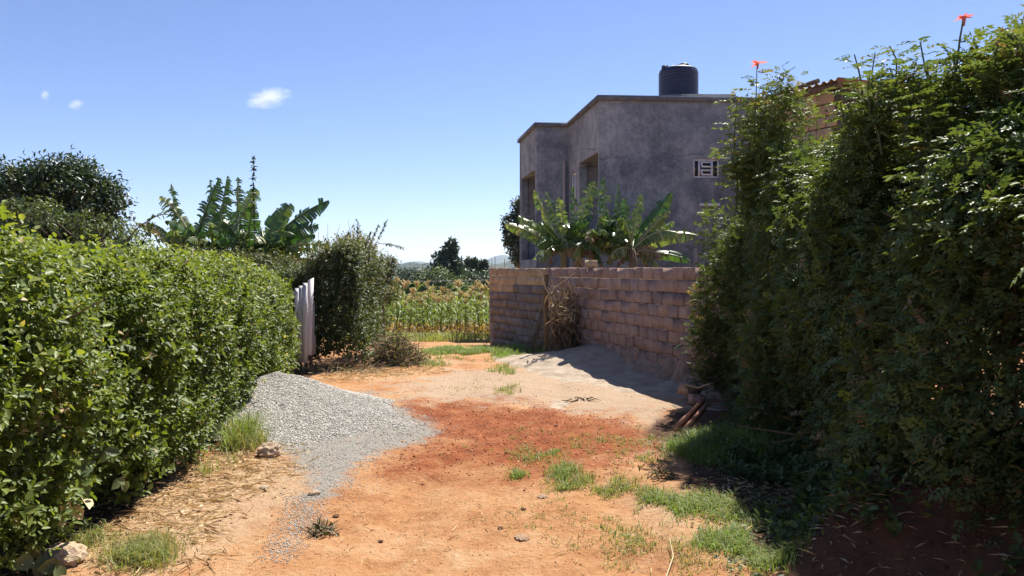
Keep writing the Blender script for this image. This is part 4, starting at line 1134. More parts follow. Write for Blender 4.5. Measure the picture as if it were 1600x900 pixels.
xy = on_ground(905, 625); stick_mass('bark_scraps', (xy[0], xy[1], gz1(*xy) + .01), 12, .14, .01, .14, .013, 'dry_stalk', 'brown bark scraps lying on the pale sand', 'bark', -.35)
xy = on_ground(1035, 745); stick_mass('leaf_scraps', (xy[0], xy[1], gz1(*xy) + .01), 18, .13, .05, .13, .006, 'twig', 'dark dry leaf scraps at the edge of the grass', 'leaves', .2, 30)

root = tag(empty('stalk_bundle', (1.0, 13.0, 0)), 'bundle of dry brown stalks stacked upright against the block wall', 'stalk bundle')
b = MB()
for k in range(130):
    px, Y = rng.uniform(861, 900), rng.uniform(12.8, 13.15)
    a = at(px + rng.normal(0, 2), 552, Y); c = at(px + rng.normal(0, 9), rng.uniform(455, 535), Y + .1)
    b.tube([a - [1, 13, 0], (a + c)/2 - [1, 13, 0] + rng.normal(0, .02, 3), c - [1, 13, 0]], [.010, .009, .005], 5, rng.uniform(0, .25), False)
for k in range(16):
    px, Y = rng.uniform(822, 848), rng.uniform(13.4, 14.2)
    a = at(px - 6, 556, Y); c = at(px + 16, rng.uniform(465, 520), Y)
    b.tube([a - [1, 13, 0], c - [1, 13, 0]], [.009, .005], 5, rng.uniform(0, .15), False)
b.build('stalks', M['dry_stalk'], root)['kind'] = 'stuff'
b = MB()
for (x0, y0, x1, y1) in [(845, 425, 862, 470), (858, 460, 876, 500), (872, 508, 902, 480), (880, 480, 905, 512), (866, 450, 900, 425), (868, 478, 885, 440), (884, 470, 880, 500), (890, 455, 872, 480), (875, 505, 898, 486), (878, 508, 900, 490), (862, 435, 870, 480), (888, 440, 896, 470)]:
    a, c = at(x0, y0, 12.72), at(x1, y1, 12.66); b.tube([a - [1, 13, 0], (a + c)/2 - [1, 13, 0] + rng.normal(0, .02, 3), c - [1, 13, 0]], [.009, .008, .004], 5, rng.uniform(.8, 1), False)
b.build('pale_sticks', M['dry_stalk'], root)
bl = MB(); n = 26; cc = at(890, 490, 12.66) - [1, 13, 0]
leaves6(bl, cc + rng.normal(0, .05, (n, 3)), np.array([-.8, 0, -.4]) + rng.normal(0, .4, (n, 3)), rng.normal(size=(n, 3)), rng.uniform(.1, .26, n), np.full(n, .022), rng.uniform(.5, 1, n))
bl.build('pale_leaf_sheaf', M['straw'], root)
bl = MB(); n = 300; cc = np.stack([at(px_, py_, 12.72) - [1, 13, 0] for px_, py_ in zip(rng.uniform(860, 902, n), rng.uniform(450, 550, n))])
leaves6(bl, cc + rng.normal(0, .04, (n, 3)), np.array([0, -.2, -.8]) + rng.normal(0, .5, (n, 3)), rng.normal(size=(n, 3)), rng.uniform(.08, .24, n), np.full(n, .03), rng.uniform(0, .8, n))
bl.build('dry_leaves', M['banana_dry'], root)['kind'] = 'stuff'
post = at(853, 550, 13.35); b = MB()
top = at(854, 428, 13.3)
po = tag(empty('fence_post', (post[0], post[1], 0)), 'rough brown wooden post standing before the stalk bundle', 'post')
h = top[2]; b.tube([(0, 0, -.1), (.01, 0, h*.4), (-.008, .01, h*.75), (.012, 0, h)], [.05, .047, .045, .042], 9, .4); b.build('shaft', M['twig'], po, True)

M['red_timber'] = rough_mat('red_brown_timber', [(.3, (.26, .10, .05)), (.55, (.44, .20, .11)), (.75, (.55, .31, .20))], 6, .75, .3, 20, (1, 1, 1))
for (x0, y0, x1, y1, Y0, Y1, lab) in ((1066, 677, 1100, 638, 6.98, 7.25, 'lower of two short red brown timbers leaning by the hedge foot'), (1058, 668, 1097, 628, 7.08, 7.35, 'upper of two short red brown timbers leaning by the hedge foot')):
    a, c = at(x0, y0, Y0), at(x1, y1, Y1); b = MB(); v = Vector(c - a)
    L_ = v.length; b.box((0, 0, 0), (.035, .085, L_ * 1.15), 0, .5, .002)
    o = b.build('short_timber', M['red_timber']); o.location = (a + c) / 2; o.rotation_mode = 'QUATERNION'; o.rotation_quaternion = v.to_track_quat('Z', 'Y') @ Matrix.Rotation(.5, 3, 'Z').to_quaternion()
    tag(o, lab, 'timber', 'short timbers')
# loose broken blocks under the near end of the wall
for k, (px, py, Y, s, lab) in enumerate([(1078, 602, 8.9, (.24, .16, .15), 'pinkish block lying by the hedge under the wall end'), (1088, 622, 8.6, (.20, .15, .12), 'lower broken block below the wall end by the hedge')]):
    q = at(px, py, Y); o = obj_from('loose_block', blk[k]); o.location = (q[0], q[1], max(q[2] - .05, gz1(q[0], q[1]) + s[2]/2)); o.scale = s; o.rotation_euler = (.1, .15, .6 + k); tag(o, lab, 'stone block', 'fallen blocks')
b = MB(); b.tube([at(1068, 600, 8.4), at(1090, 606, 8.35), at(1108, 600, 8.3)], [.012, .014, .010], 6, .9)
o = b.build('dead_branch', M['dry_stalk']); tag(o, 'pale dead branch poking from the hedge toward the wall foot', 'branch')
q = at(938, 408, 13.0); o = obj_from('loose_block', blk_tan[0]); o.location = (1.35, 12.55, 1.69); o.scale = (.16, .14, .12); o.rotation_euler = (0, 0, .4); tag(o, 'pale broken block lying on top of the boundary wall', 'stone block', 'fallen blocks')
q = at(443, 425, 12.6); o = obj_from('loose_block', blk_tan[1]); o.location = (q[0], 12.6, 1.38); o.scale = (.3, .2, .25); o.rotation_euler = (0, 0, .8)
tag(o, 'tan stone block under the banana leaves above the hedge', 'stone block', 'fallen blocks')
b = MB(); b.box((0, 0, 0), (.42, .38, 1.3)); b2 = b.build('stone_pier', M['tan_block']); b2.location = (q[0] - .05, 12.65, .6); tag(b2, 'short stone pier mostly hidden behind the bright hedge', 'pier')

# ------------------------------------------------------------------ banana plants
def banana_leaf(root, base, tip, arch, width, tear=.5, fold=.35, mat='banana', shade=.5, nseg=26, face=(0, -1, .25)):
    base, tip = np.array(base, float), np.array(tip, float); ctrl = (base + tip) / 2 + np.array([0, 0, arch])
    t = np.linspace(0, 1, nseg + 1)[:, None]
    Q = (1 - t)**2 * base + 2*t*(1 - t) * ctrl + t*t * tip
    T = unit(np.gradient(Q, axis=0)); Fc = np.array(face, float)
    B = unit(np.cross(T, np.broadcast_to(Fc, T.shape))); Nn = np.cross(B, T)
    b = MB()
    b.tube(Q, np.linspace(.026, .004, len(Q)) * (width / .5 + .3), 5, min(1, shade + .35), False)
    L_ = np.linalg.norm(np.diff(Q, axis=0), axis=1).sum()
    tt = np.linspace(0, 1, nseg + 1)
    wt = width * .40 * np.clip((tt - .10) / .16, 0, 1) ** .6 * np.clip((1.02 - tt) / .3, 0, 1) ** .55
    for s in (-1, 1):
        f0 = fold + rng.normal(0, .12); cut = 0.0; group = []
        droop = 0
        for i in range(nseg):
            if wt[i] + wt[i+1] < .01: continue
            if rng.uniform() < tear + .15: droop = rng.normal(.1, .5) * (tear + .3); gapf = rng.uniform(.05, .75) * (tear + .1)
            else: gapf = 0
            a_ = f0 + droop
            def pt(j, k, shr):
                w = wt[j] * k
                sw = T[j] * (w * .30)
                off = B[j] * (s * w * math.cos(a_ * (.5 + .5*k))) - Nn[j] * (w * math.sin(a_ * (.5 + .5*k))) + np.array([0, 0, -.45 * w * k * k * tear])
                mid = (Q[i] + Q[i+1]) / 2
                return Q[j] + off + sw + (mid - Q[j]) * shr * k
            V = [Q[i], Q[i+1], pt(i+1, .55, gapf*.5), pt(i, .55, gapf*.5), pt(i+1, 1, gapf + .25*tear*rng.uniform()), pt(i, 1, gapf + .1*tear)]
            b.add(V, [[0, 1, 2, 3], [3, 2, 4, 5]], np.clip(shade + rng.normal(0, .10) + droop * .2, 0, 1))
    return b.build('leaf', M[mat], root)
def banana_plant(px, pyt, Y, leaves, label, rad=.10):
    c = at(px, pyt, Y); g = gz1(c[0], c[1])
    root = tag(empty('banana_plant', (c[0], c[1], g)), label, 'banana plant', 'banana plants')
    b = MB(); h = c[2] - g
    b.tube([(0, 0, -.05), (.02, 0, h*.4), (0, .01, h*.8), (.01, 0, h + .1)], [rad*1.3, rad*1.1, rad*.8, rad*.5], 12, .5); b.build('pseudostem', M['pseudostem'], root, True)
    o = np.array([c[0], c[1], g])
    for lf in leaves:
        (bx, by, tx, ty, dy, arch, w, tear, kind) = lf
        base = at(bx, by, Y) if bx is not None else c
        tip = at(tx, ty, Y + dy)
        banana_leaf(root, base - o, tip - o, arch, w, tear, .9 if kind == 'erect' else .35, 'banana_dry' if kind == 'dry' else 'banana', {'dark': .25, 'erect': .5, 'lit': .7, 'dry': .5, 'mid': .45}[kind], face=(rng.normal(.1, .25), -1, .35))  # 'lit' and 'dark' leaves carry sun and shade in their leaf colour
    for k in range(4):   # dead leaves hanging down the stem
        an = rng.uniform(0, 6.28); tip = c + np.array([math.cos(an)*.5, math.sin(an)*.5, -rng.uniform(.3, .8)])
        banana_leaf(root, c - o, tip - o, rng.uniform(.25, .5), .26, .9, .9, 'banana_dry', rng.uniform(.1, .9), 14, (math.cos(an)*-.2, -.5, 1))
    # skirt of hidden inner leaves toward and away from the viewer
    for k in range(23):
        an = rng.uniform(0, 6.28); r_ = rng.uniform(.5, 1.25)
        tip = c + np.array([math.cos(an)*r_*.9, math.sin(an)*r_, rng.uniform(-.35, .85)])
        banana_leaf(root, c - o, tip - o, rng.uniform(.15, .55), rng.uniform(.28, .46), .7, .7, 'banana', rng.uniform(.15, .9), 16, (math.cos(an)*-.2, -.5, 1))
    return root
# left clump, beyond the bright hedge
banana_plant(283, 400, 15.6, [(278, 395, 268, 287, .1, .05, .42, .95, 'erect'), (300, 372, 249, 308, .1, .25, .40, .7, 'lit'), (285, 400, 255, 380, -.3, .3, .36, .7, 'mid'), (285, 395, 318, 350, .2, .2, .4, .6, 'dark')], 'leftmost banana plant of the clump behind the bright hedge')
banana_plant(335, 405, 15.2, [(300, 385, 342, 278, .0, .02, .55, .6, 'dark'), (336, 385, 328, 281, .2, .0, .50, .95, 'erect'), (338, 380, 355, 275, .2, .0, .5, .95, 'erect'), (335, 400, 290, 405, -.5, .5, .45, .7, 'dark'), (338, 390, 372, 330, .2, .2, .45, .7, 'mid')], 'banana plant with tattered upright leaves behind the bright hedge, second from left')
banana_plant(385, 405, 14.9, [(370, 360, 372, 277, .2, 0, .48, .95, 'erect'), (372, 350, 403, 297, .1, .18, .42, .5, 'lit'), (384, 400, 395, 320, -.2, .1, .50, .4, 'mid'), (384, 400, 345, 345, -.3, .3, .5, .7, 'mid'), (388, 400, 350, 395, -.7, .5, .45, .8, 'lit'), (384, 400, 430, 380, -.5, .35, .5, .6, 'dark')], 'banana plant under the thin climbing weed stalk behind the bright hedge')
banana_plant(415, 405, 15.1, [(415, 385, 513, 313, .1, .22, .52, .35, 'dark'), (412, 380, 457, 320, .3, .22, .50, .25, 'mid'), (415, 395, 497, 352, -.1, .25, .50, .35, 'dark'), (418, 395, 492, 367, .2, .15, .46, .4, 'dark'), (412, 402, 512, 386, -.2, .30, .48, .8, 'lit'), (414, 400, 470, 400, -.4, .4, .42, .7, 'mid'), (420, 412, 500, 405, .1, .1, .30, .9, 'dry'), (415, 405, 445, 440, -.5, .3, .36, .9, 'dry')], 'banana plant with broad leaves reaching right, beside the overgrown hedge')
# tall climbing weed over the left clump
root = tag(empty('climbing_weed', at(397, 420, 14.7)), 'tall thin leafy weed stalk rising above the left banana plants', 'weed')
b, bl = MB(), MB(); q0 = at(397, 420, 14.7)
wand(b, bl, [at(397, 420, 14.7) - q0, at(398, 340, 14.7) - q0, at(395, 290, 14.7) - q0, at(397, 247, 14.7) - q0], .009, 110, .085)
b.build('stem', M['green_stem'], root); bl.build('leaves', M['tree_leaf'], root)
# right clump, between the block wall and the house
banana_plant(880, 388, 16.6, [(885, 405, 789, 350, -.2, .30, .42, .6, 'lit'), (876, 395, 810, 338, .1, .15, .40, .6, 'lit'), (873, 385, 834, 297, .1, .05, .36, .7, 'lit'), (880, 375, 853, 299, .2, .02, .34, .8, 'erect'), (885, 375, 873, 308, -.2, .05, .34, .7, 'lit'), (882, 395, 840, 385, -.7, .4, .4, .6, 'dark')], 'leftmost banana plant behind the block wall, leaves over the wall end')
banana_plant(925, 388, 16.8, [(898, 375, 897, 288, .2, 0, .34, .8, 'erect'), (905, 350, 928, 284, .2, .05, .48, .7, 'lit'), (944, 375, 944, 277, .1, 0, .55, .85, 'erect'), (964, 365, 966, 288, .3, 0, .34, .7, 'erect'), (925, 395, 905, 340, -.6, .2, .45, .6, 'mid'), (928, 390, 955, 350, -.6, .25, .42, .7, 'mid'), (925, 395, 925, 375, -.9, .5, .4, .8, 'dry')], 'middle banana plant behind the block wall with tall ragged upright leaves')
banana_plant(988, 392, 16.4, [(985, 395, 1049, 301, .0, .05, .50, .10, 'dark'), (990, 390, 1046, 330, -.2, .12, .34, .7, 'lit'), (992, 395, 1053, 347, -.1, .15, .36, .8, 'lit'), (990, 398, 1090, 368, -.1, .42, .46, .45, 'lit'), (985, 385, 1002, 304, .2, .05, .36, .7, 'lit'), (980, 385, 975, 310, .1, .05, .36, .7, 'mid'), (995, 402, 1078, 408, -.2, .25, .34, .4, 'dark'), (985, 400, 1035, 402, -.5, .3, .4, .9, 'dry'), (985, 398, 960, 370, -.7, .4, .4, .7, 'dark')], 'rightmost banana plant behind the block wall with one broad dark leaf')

# ------------------------------------------------------------------ trees
def tree(name, base, blobs, nl, ls, mat, label, trunk_r=.12, limbs=True, cat='tree', lw=.42, clump=.22, group=None, per=26):
    base = np.array(base, float); root = tag(empty(name, base), label, cat, group)
    blobs = [(np.array(c) - base, np.array(r)) for c, r in blobs]
    vol = np.array([np.prod(r) ** (2/3) for c, r in blobs]); vol /= vol.sum()
    b = MB(); P, Nn = [], []
    for (c, r), f in zip(blobs, vol):
        m_ = max(3, int(nl * f / per))
        dv = unit(rng.normal(size=(m_, 3))); rad = rng.uniform(.35, 1.0, (m_, 1)) ** .6
        cc = c + dv * r * rad * (1 + .16 * lump(dv * 2 + c, .8, 4)[:, None])
        sp = clump * r.mean() * rng.uniform(.6, 1.4, (m_, 1))
        pp = cc[:, None] + np.clip(rng.normal(size=(m_, per, 3)), -1.7, 1.7) * sp[:, None] * np.array([1, 1, .65])
        P.append(pp.reshape(-1, 3)); Nn.append(np.repeat(dv, per, 0))
    P, Nn = np.concatenate(P), np.concatenate(Nn); n = len(P)
    L_ = rng.uniform(.6, 1.3, n) * ls
    leaves4(b, P, Nn * .3 + rng.normal(0, .6, (n, 3)) + [0, 0, -.25], Nn * .6 + [0, 0, .7] + rng.normal(0, .4, (n, 3)), L_, L_ * lw, np.clip(.45 + .5 * rng.normal(0, .4, n) + .2 * Nn[:, 2], 0, 1))
    b.build('crown', M[mat], root)['kind'] = 'stuff'
    b = MB(); topz = max((c[2] + r[2]*.4) for c, r in blobs); cx = np.mean([c for c, r in blobs], 0)
    q = [np.array([0, 0, -.3]), np.array([cx[0]*.25, cx[1]*.25, topz*.35]), np.array([cx[0]*.7, cx[1]*.7, topz*.7]), np.array([cx[0], cx[1], topz])]
    b.tube(q, [trunk_r*1.2, trunk_r, trunk_r*.7, trunk_r*.2], 8)
    if limbs:
        for c, r in blobs:
            for k in range(3):
                s = q[1] + (q[3] - q[1]) * rng.uniform(.1, .7); e = c + unit(rng.normal(size=3)) * r * .6
                b.tube([s, (s + e)/2 + rng.normal(0, .05, 3) * r.mean(), e], [trunk_r*.4, trunk_r*.28, trunk_r*.08], 6, .5, False)
    b.build('trunk', M['bark'], root, True)
    return root
def gb(px, Y): x = (px - 800) / FPX * Y; return (x, Y, gz1(x, Y))
Y = 19.0
tree('broadleaf_tree', gb(85, Y), [(at(80, 318, Y), (1.25, 1.2, 1.1)), (at(125, 310, Y), (.95, 1.0, .85)), (at(30, 300, Y), (1.0, 1.0, .75)), (at(150, 320, Y), (.65, .8, .75)), (at(95, 278, Y), (.85, .8, .60)), (at(-30, 330, Y), (1.3, 1.2, 1.0)), (at(100, 370, Y), (1.2, 1.1, .8))], 26000, .15, 'tree_leaf', 'dense rounded dark green tree behind the left hedge', .18, lw=.38)
Y = 9.5
tree('shrub', gb(215, Y), [(at(165, 372, Y), (.30, .4, .22)), (at(205, 375, Y), (.22, .3, .18)), (at(60, 335, Y), (.35, .4, .25)), (at(140, 350, Y), (.22, .3, .2))], 2600, .06, 'pale_leaf', 'pale straggling shrub between the bright hedge and dark tree', .03, cat='shrub')
Y = 14.0
tree('shrub', gb(330, Y), [(at(320, 410, Y), (.65, .5, .30)), (at(385, 412, Y), (.6, .5, .26)), (at(430, 415, Y), (.5, .5, .25)), (at(285, 412, Y), (.35, .4, .35))], 5200, .07, 'dull_leaf', 'low dull shrub around the foot of the left banana plants', .03, cat='shrub')
Y = 17.5
tree('shrub', gb(600, Y), [(at(602, 415, Y), (.32, .4, .22)), (at(585, 430, Y), (.4, .4, .4)), (at(600, 450, Y), (.35, .4, .4))], 4200, .07, 'dull_leaf', 'rounded brownish shrub at the far end of the overgrown hedge', .04, cat='shrub')
Y = 90.0
tree('gum_tree', gb(705, Y), [(at(705, 379, Y), (.5, .5, .7)), (at(706, 390, Y), (.85, .9, 1.0)), (at(700, 402, Y), (1.25, 1.2, 1.2)), (at(697, 418, Y), (1.7, 1.6, 1.4)), (at(688, 430, Y), (1.6, 1.6, 1.4)), (at(710, 432, Y), (1.5, 1.6, 1.8)), (at(700, 445, Y), (2.0, 1.8, 1.8))], 9000, .55, 'gum_leaf', 'tallest gum tree rising beyond the maize', .25, group='far trees beyond the maize', cat='tree', clump=.2)
for (px, top, w, lab) in ((733, 402, .62, 'slim dark gum tree just right of the tallest one'), (746, 405, .55, 'middle slim gum tree between two others beyond the maize'), (757, 407, .38, 'rightmost slim gum tree next to the wall end'), (721, 413, .45, 'short slim gum tree at the right foot of the tallest')):
    Y = 96.0
    tree('gum_tree', gb(px, Y), [(at(px, top + 10, Y), (w*.8, w*.8, .9)), (at(px - 1, top + 24, Y), (w, w, 1.3)), (at(px + 1, top + 40, Y), (w*.9, w, 1.5))], 2600, .5, 'gum_leaf', lab, .16, group='far trees beyond the maize', clump=.2)
for (px, py, w, h, Y, mt, lab) in ((680, 438, 1.7, 1.5, 75, 'pale_leaf', 'pale green round tree below the tallest gum tree'), (640, 432, 2.6, 1.4, 85, 'gum_leaf', 'dark spreading tree left of the gum trees'), (660, 440, 1.6, 1.5, 80, 'tree_leaf', 'small dark tree between the pale tree and the spreading tree'), (745, 440, 2.2, 1.4, 70, 'tree_leaf', 'low bushy green tree above the maize near the wall end'), (725, 446, 1.6, 1.0, 68, 'pale_leaf', 'low pale bush above the maize before the slim gum trees')):
    tree('field_tree', gb(px, Y), [(at(px, py, Y), (w*.8, w, h*.9)), (at(px - 8, py + 8, Y), (w*.7, w, h*.8)), (at(px + 9, py + 9, Y), (w*.7, w, h*.8)), (at(px, py + 20, Y), (w, w, h))], 3400, .36, mt, lab, .18, group='far trees beyond the maize', clump=.24)
Y = 44.0
tree('gum_tree', gb(806, Y), [(at(812, 330, Y), (.45, .5, .8)), (at(797, 352, Y), (.42, .5, .6)), (at(815, 350, Y), (.6, .6, .9)), (at(800, 372, Y), (.5, .6, .6)), (at(820, 378, Y), (.6, .6, .7)), (at(812, 398, Y), (.7, .6, .6)), (at(828, 402, Y), (.8, .6, .4)), (at(826, 330, Y), (.5, .5, .8))], 5200, .26, 'gum_leaf', 'thin dark tree between the wall end and the house', .11, clump=.25)

# wooded mass low in the valley
b = MB(); n = 26000
x = rng.uniform(-75, 40, n); y = rng.uniform(110, 330, n); z = gz(x, y) + rng.uniform(0, 1, n) ** .6 * (5.5 + 3 * lump(np.stack([x, y, 0*x], -1), 9, 2))
l_ = rng.uniform(.7, 1.7, n); leaves4(b, np.stack([x, y, z], -1), rng.normal(size=(n, 3)), np.array([0, 0, 1.0]) + rng.normal(0, .5, (n, 3)), l_, l_*.6, rng.uniform(0, 1, n))
o = b.build('valley_wood', M['gum_leaf']); tag(o, 'far mass of trees filling the valley below the hills', 'wood', kind='stuff')

# ------------------------------------------------------------------ maize
def maize_parts(seed):
    r = np.random.default_rng(seed); h = r.uniform(1.55, 1.85)
    st = MB(); q = [(0, 0, -.05), (r.normal(0, .02), r.normal(0, .02), h*.5), (r.normal(0, .04), r.normal(0, .04), h*.93)]
    st.tube(q, [.014, .011, .006], 5, .5, False)
    lf = MB(); az0 = r.uniform(0, 6.28)
    for k in range(11):
        z = h * (.10 + .78 * k / 10); az = az0 + math.pi * (k % 2) + r.normal(0, .35); L_ = r.uniform(.5, .8) * (1 - .3 * abs(k/10 - .5)); w = r.uniform(.055, .085)
        el = r.uniform(.8, 1.2); p = np.array([0, 0, z]); dv = np.array([math.cos(az), math.sin(az), 0]); sd = np.array([-dv[1], dv[0], 0]); nsg = 5; V = []
        dead = k < 3
        for j in range(nsg + 1):
            ww = w/2 * (1 - (j/nsg)**2) * (.7 if j == 0 else 1) + .002
            V += [p + sd*ww + [0, 0, ww*.5], p, p - sd*ww + [0, 0, ww*.5]]
            a_ = el - (2.2 if not dead else 2.9) * (j/nsg) ** 1.1; p = p + (dv*math.cos(a_) + np.array([0, 0, math.sin(a_)])) * L_/nsg
        F = [[3*j + i, 3*j + i + 1, 3*j + i + 4, 3*j + i + 3] for j in range(nsg) for i in range(2)]
        lf.add(V, F, r.uniform(0, .2) if dead else np.clip(r.normal(.62, .15), .34, 1))
    ts = MB(); top = np.array(q[-1])
    for k in range(13):
        az, sp = r.uniform(0, 6.28), r.uniform(.05, .16)
        e = top + np.array([math.cos(az)*sp, math.sin(az)*sp, r.uniform(.18, .30)]); m_ = (top + e)/2 + [0, 0, .06]
        ts.tube([top, m_, e], [.014, .022, .012], 4, r.uniform(0, 1), False)
    return st.mesh('stalk', M['green_stem']), lf.mesh('leaves', M['maize_leaf']), ts.mesh('tassel', M['tassel'])
variants = [maize_parts(900 + k) for k in range(8)]
spots = []
for r_ in range(15):
    y = 25.0 + r_ * .74
    xl, xr = (545 - 800)/FPX*y - .3, (772 - 800)/FPX*y + .55
    x = xl + rng.uniform(0, .3)
    while x < xr: spots.append((x + rng.normal(0, .04), y + rng.normal(0, .06), r_)); x += .36
print('maize', len(spots))
ORD = ['first', 'second', 'third', 'fourth', 'fifth', 'sixth', 'seventh', 'eighth', 'ninth', 'tenth', 'eleventh', 'twelfth', 'thirteenth', 'fourteenth', 'fifteenth', 'sixteenth', 'seventeenth', 'eighteenth', 'nineteenth', 'twentieth']
front = sorted([q for q in spots if q[2] == 0], key=lambda q: -q[0])
for i, (x, y, r_) in enumerate(spots):
    if r_ == 0: lab = ORD[min(front.index((x, y, r_)), 19)] + ' green maize plant from the block wall in the front row'
    elif r_ < 3: lab = 'maize plant with pale tassel close behind the front row'
    else: lab = 'maize plant showing mostly its pale tassel deeper in the field'
    root = tag(empty('maize_plant', (x, y, gz1(x, y)), rng.uniform(0, 6.28)), lab, 'maize', 'maize plants in the field')
    s = rng.uniform(.74, 1.14); root.scale = (s, s, s); root.rotation_euler = (rng.normal(0, .07), rng.normal(0, .07), rng.uniform(0, 6.28))
    vs = random.choice(variants)
    for me, nm in zip(vs, ('stalk', 'leaves', 'tassel')): obj_from(nm, me, root)

for k, (px, top) in enumerate(((768, 405), (773, 401), (788, 404))):
    p0 = at(px, 440, 18.6); p1 = at(px + .6, top, 18.6); b = MB(); b.tube([p0 * [1, 1, 0] + [0, 0, -.3], p1], .007, 5)
    o = b.build('steel_rod', M['bark']); tag(o, ['leftmost thin steel rod poking up behind the wall end', 'tallest thin steel rod, middle one behind the wall end', 'thin steel rod nearest the thin dark tree behind the wall'][k], 'rod', 'steel rods behind the wall')
b = MB(); q = [at(540, 437, 30), at(660, 439.5, 31), at(790, 437, 32)]; b.tube(q, .006, 4); tag(b.build('wire', M['pipe']), 'thin wire strung across above the maize field', 'wire')
# ------------------------------------------------------------------ grass, straw, weeds
def blades(b, P, hgt, w, a, lean=.5):
    n = len(P); az = rng.uniform(0, 6.28, n); d_ = np.stack([np.cos(az), np.sin(az), 0*az], -1); s_ = np.stack([-np.sin(az), np.cos(az), 0*az], -1)
    ln = (rng.uniform(.2, 1.0, n) * lean)[:, None]; h = hgt[:, None]; w = np.asarray(w)[:, None] if np.ndim(w) else w
    m_ = P + d_*h*ln*.35 + np.array([0, 0, .6])*h; t_ = P + d_*h*ln*1.0 + np.array([0, 0, 1.0])*h*(1 - .35*ln)
    V = np.stack([P - s_*w/2, P + s_*w/2, m_ + s_*w*.4, m_ - s_*w*.4, t_], 1).reshape(-1, 3); i = np.arange(n)[:, None]*5
    F3 = i + np.array([[3, 2, 4]]); F4 = i + np.array([[0, 1, 2, 3]]); base = b.n
    b.add(V, F4, np.repeat(a, 5)); b.F.append(F3 + base)
def patch(spec, name, label):
    b = MB()
    for (px, py, rx, ry, n, h, green) in spec:
        c = on_ground(px, py); k = c[1] / FPX
        ry_m = ry * c[1]**2 / (EYE * FPX)
        m_ = max(3, int(n / 9)); cc = c + rng.normal(0, .5, (m_, 2)) * [rx*k, ry_m]; cc = cc[lump(np.c_[cc, 0*cc[:, 0]], .22 + .012*c[1], 3) > -.25]; m_ = len(cc)
        q = (cc[:, None] + rng.normal(0, .028, (m_, 9, 2))).reshape(-1, 2)
        P = np.c_[q, gz(q[:, 0], q[:, 1]) - .005]
        a = np.clip(np.repeat(rng.normal(green - .08, .2, m_), 9) + rng.normal(0, .12, len(P)), 0, 1)
        blades(b, P, rng.uniform(.35, 1.15, len(P)) ** 1.4 * h * .85, np.full(len(P), .003 + .00035 * c[1]), a, 1.25)
    o = b.build(name, M['grass']); tag(o, label, 'grass', kind='stuff'); return o
patch([(740, 549, 95, 9, 9000, .12, .75), (700, 547, 40, 6, 2200, .11, .7), (800, 549, 35, 10, 2600, .2, .75), (680, 570, 22, 8, 500, .10, .55), (665, 566, 25, 6, 500, .10, .6)], 'grass', 'band of green grass across the far end of the track')
patch([(790, 578, 22, 7, 600, .10, .6), (793, 610, 22, 9, 420, .09, .3), (735, 600, 60, 14, 300, .05, .3)], 'grass', 'two thin grass tufts on the sandy stretch of track')
patch([(858, 556, 20, 12, 1400, .26, .75), (880, 560, 14, 8, 500, .2, .7)], 'grass', 'fresh green weeds at the foot of the wooden post')
patch([(880, 742, 26, 12, 900, .10, .68), (890, 765, 30, 10, 800, .08, .6), (940, 752, 45, 14, 1300, .08, .55), (975, 768, 40, 12, 900, .07, .45), (808, 741, 12, 5, 260, .08, .75)], 'grass', 'low grass tufts along the lower edge of the red soil')
patch([(840, 712, 55, 16, 1000, .05, .5), (1000, 685, 60, 16, 900, .06, .35), (920, 690, 60, 18, 700, .05, .35), (865, 708, 14, 7, 260, .06, .7), (1010, 720, 45, 15, 800, .06, .28), (800, 690, 60, 25, 400, .045, .4), (1085, 690, 30, 12, 500, .07, .4)], 'grass', 'sparse yellowing grass growing on the red soil patch')
patch([(1060, 790, 55, 22, 2400, .09, .66), (1120, 790, 45, 20, 1900, .09, .62), (1020, 770, 40, 16, 900, .08, .5), (1150, 850, 45, 20, 1900, .10, .7), (1185, 835, 35, 22, 1200, .09, .66), (1110, 850, 30, 10, 600, .07, .6), (1210, 880, 50, 22, 1300, .09, .66), (1000, 850, 110, 38, 1500, .05, .30), (1050, 880, 80, 24, 900, .05, .3), (870, 800, 110, 30, 500, .04, .35), (975, 825, 40, 16, 300, .05, .6)], 'grass', 'grass along the right edge of the near track by the hedge shade')
patch([(1085, 710, 40, 16, 2400, .16, .80), (1130, 705, 55, 20, 2600, .20, .78), (1180, 715, 40, 20, 1200, .18, .75)], 'grass', 'lush green grass at the foot of the hedge by the timbers')
patch([(375, 700, 20, 16, 900, .34, .55), (350, 712, 26, 12, 600, .26, .5), (330, 735, 24, 12, 400, .2, .45), (395, 705, 14, 8, 300, .2, .4)], 'grass', 'tall grass tuft between the left hedge and gravel')
patch([(215, 882, 50, 14, 1300, .13, .42), (240, 860, 40, 10, 700, .10, .3), (130, 868, 40, 16, 500, .12, .5)], 'grass', 'tuft of half dry grass at the near foot of the left hedge')
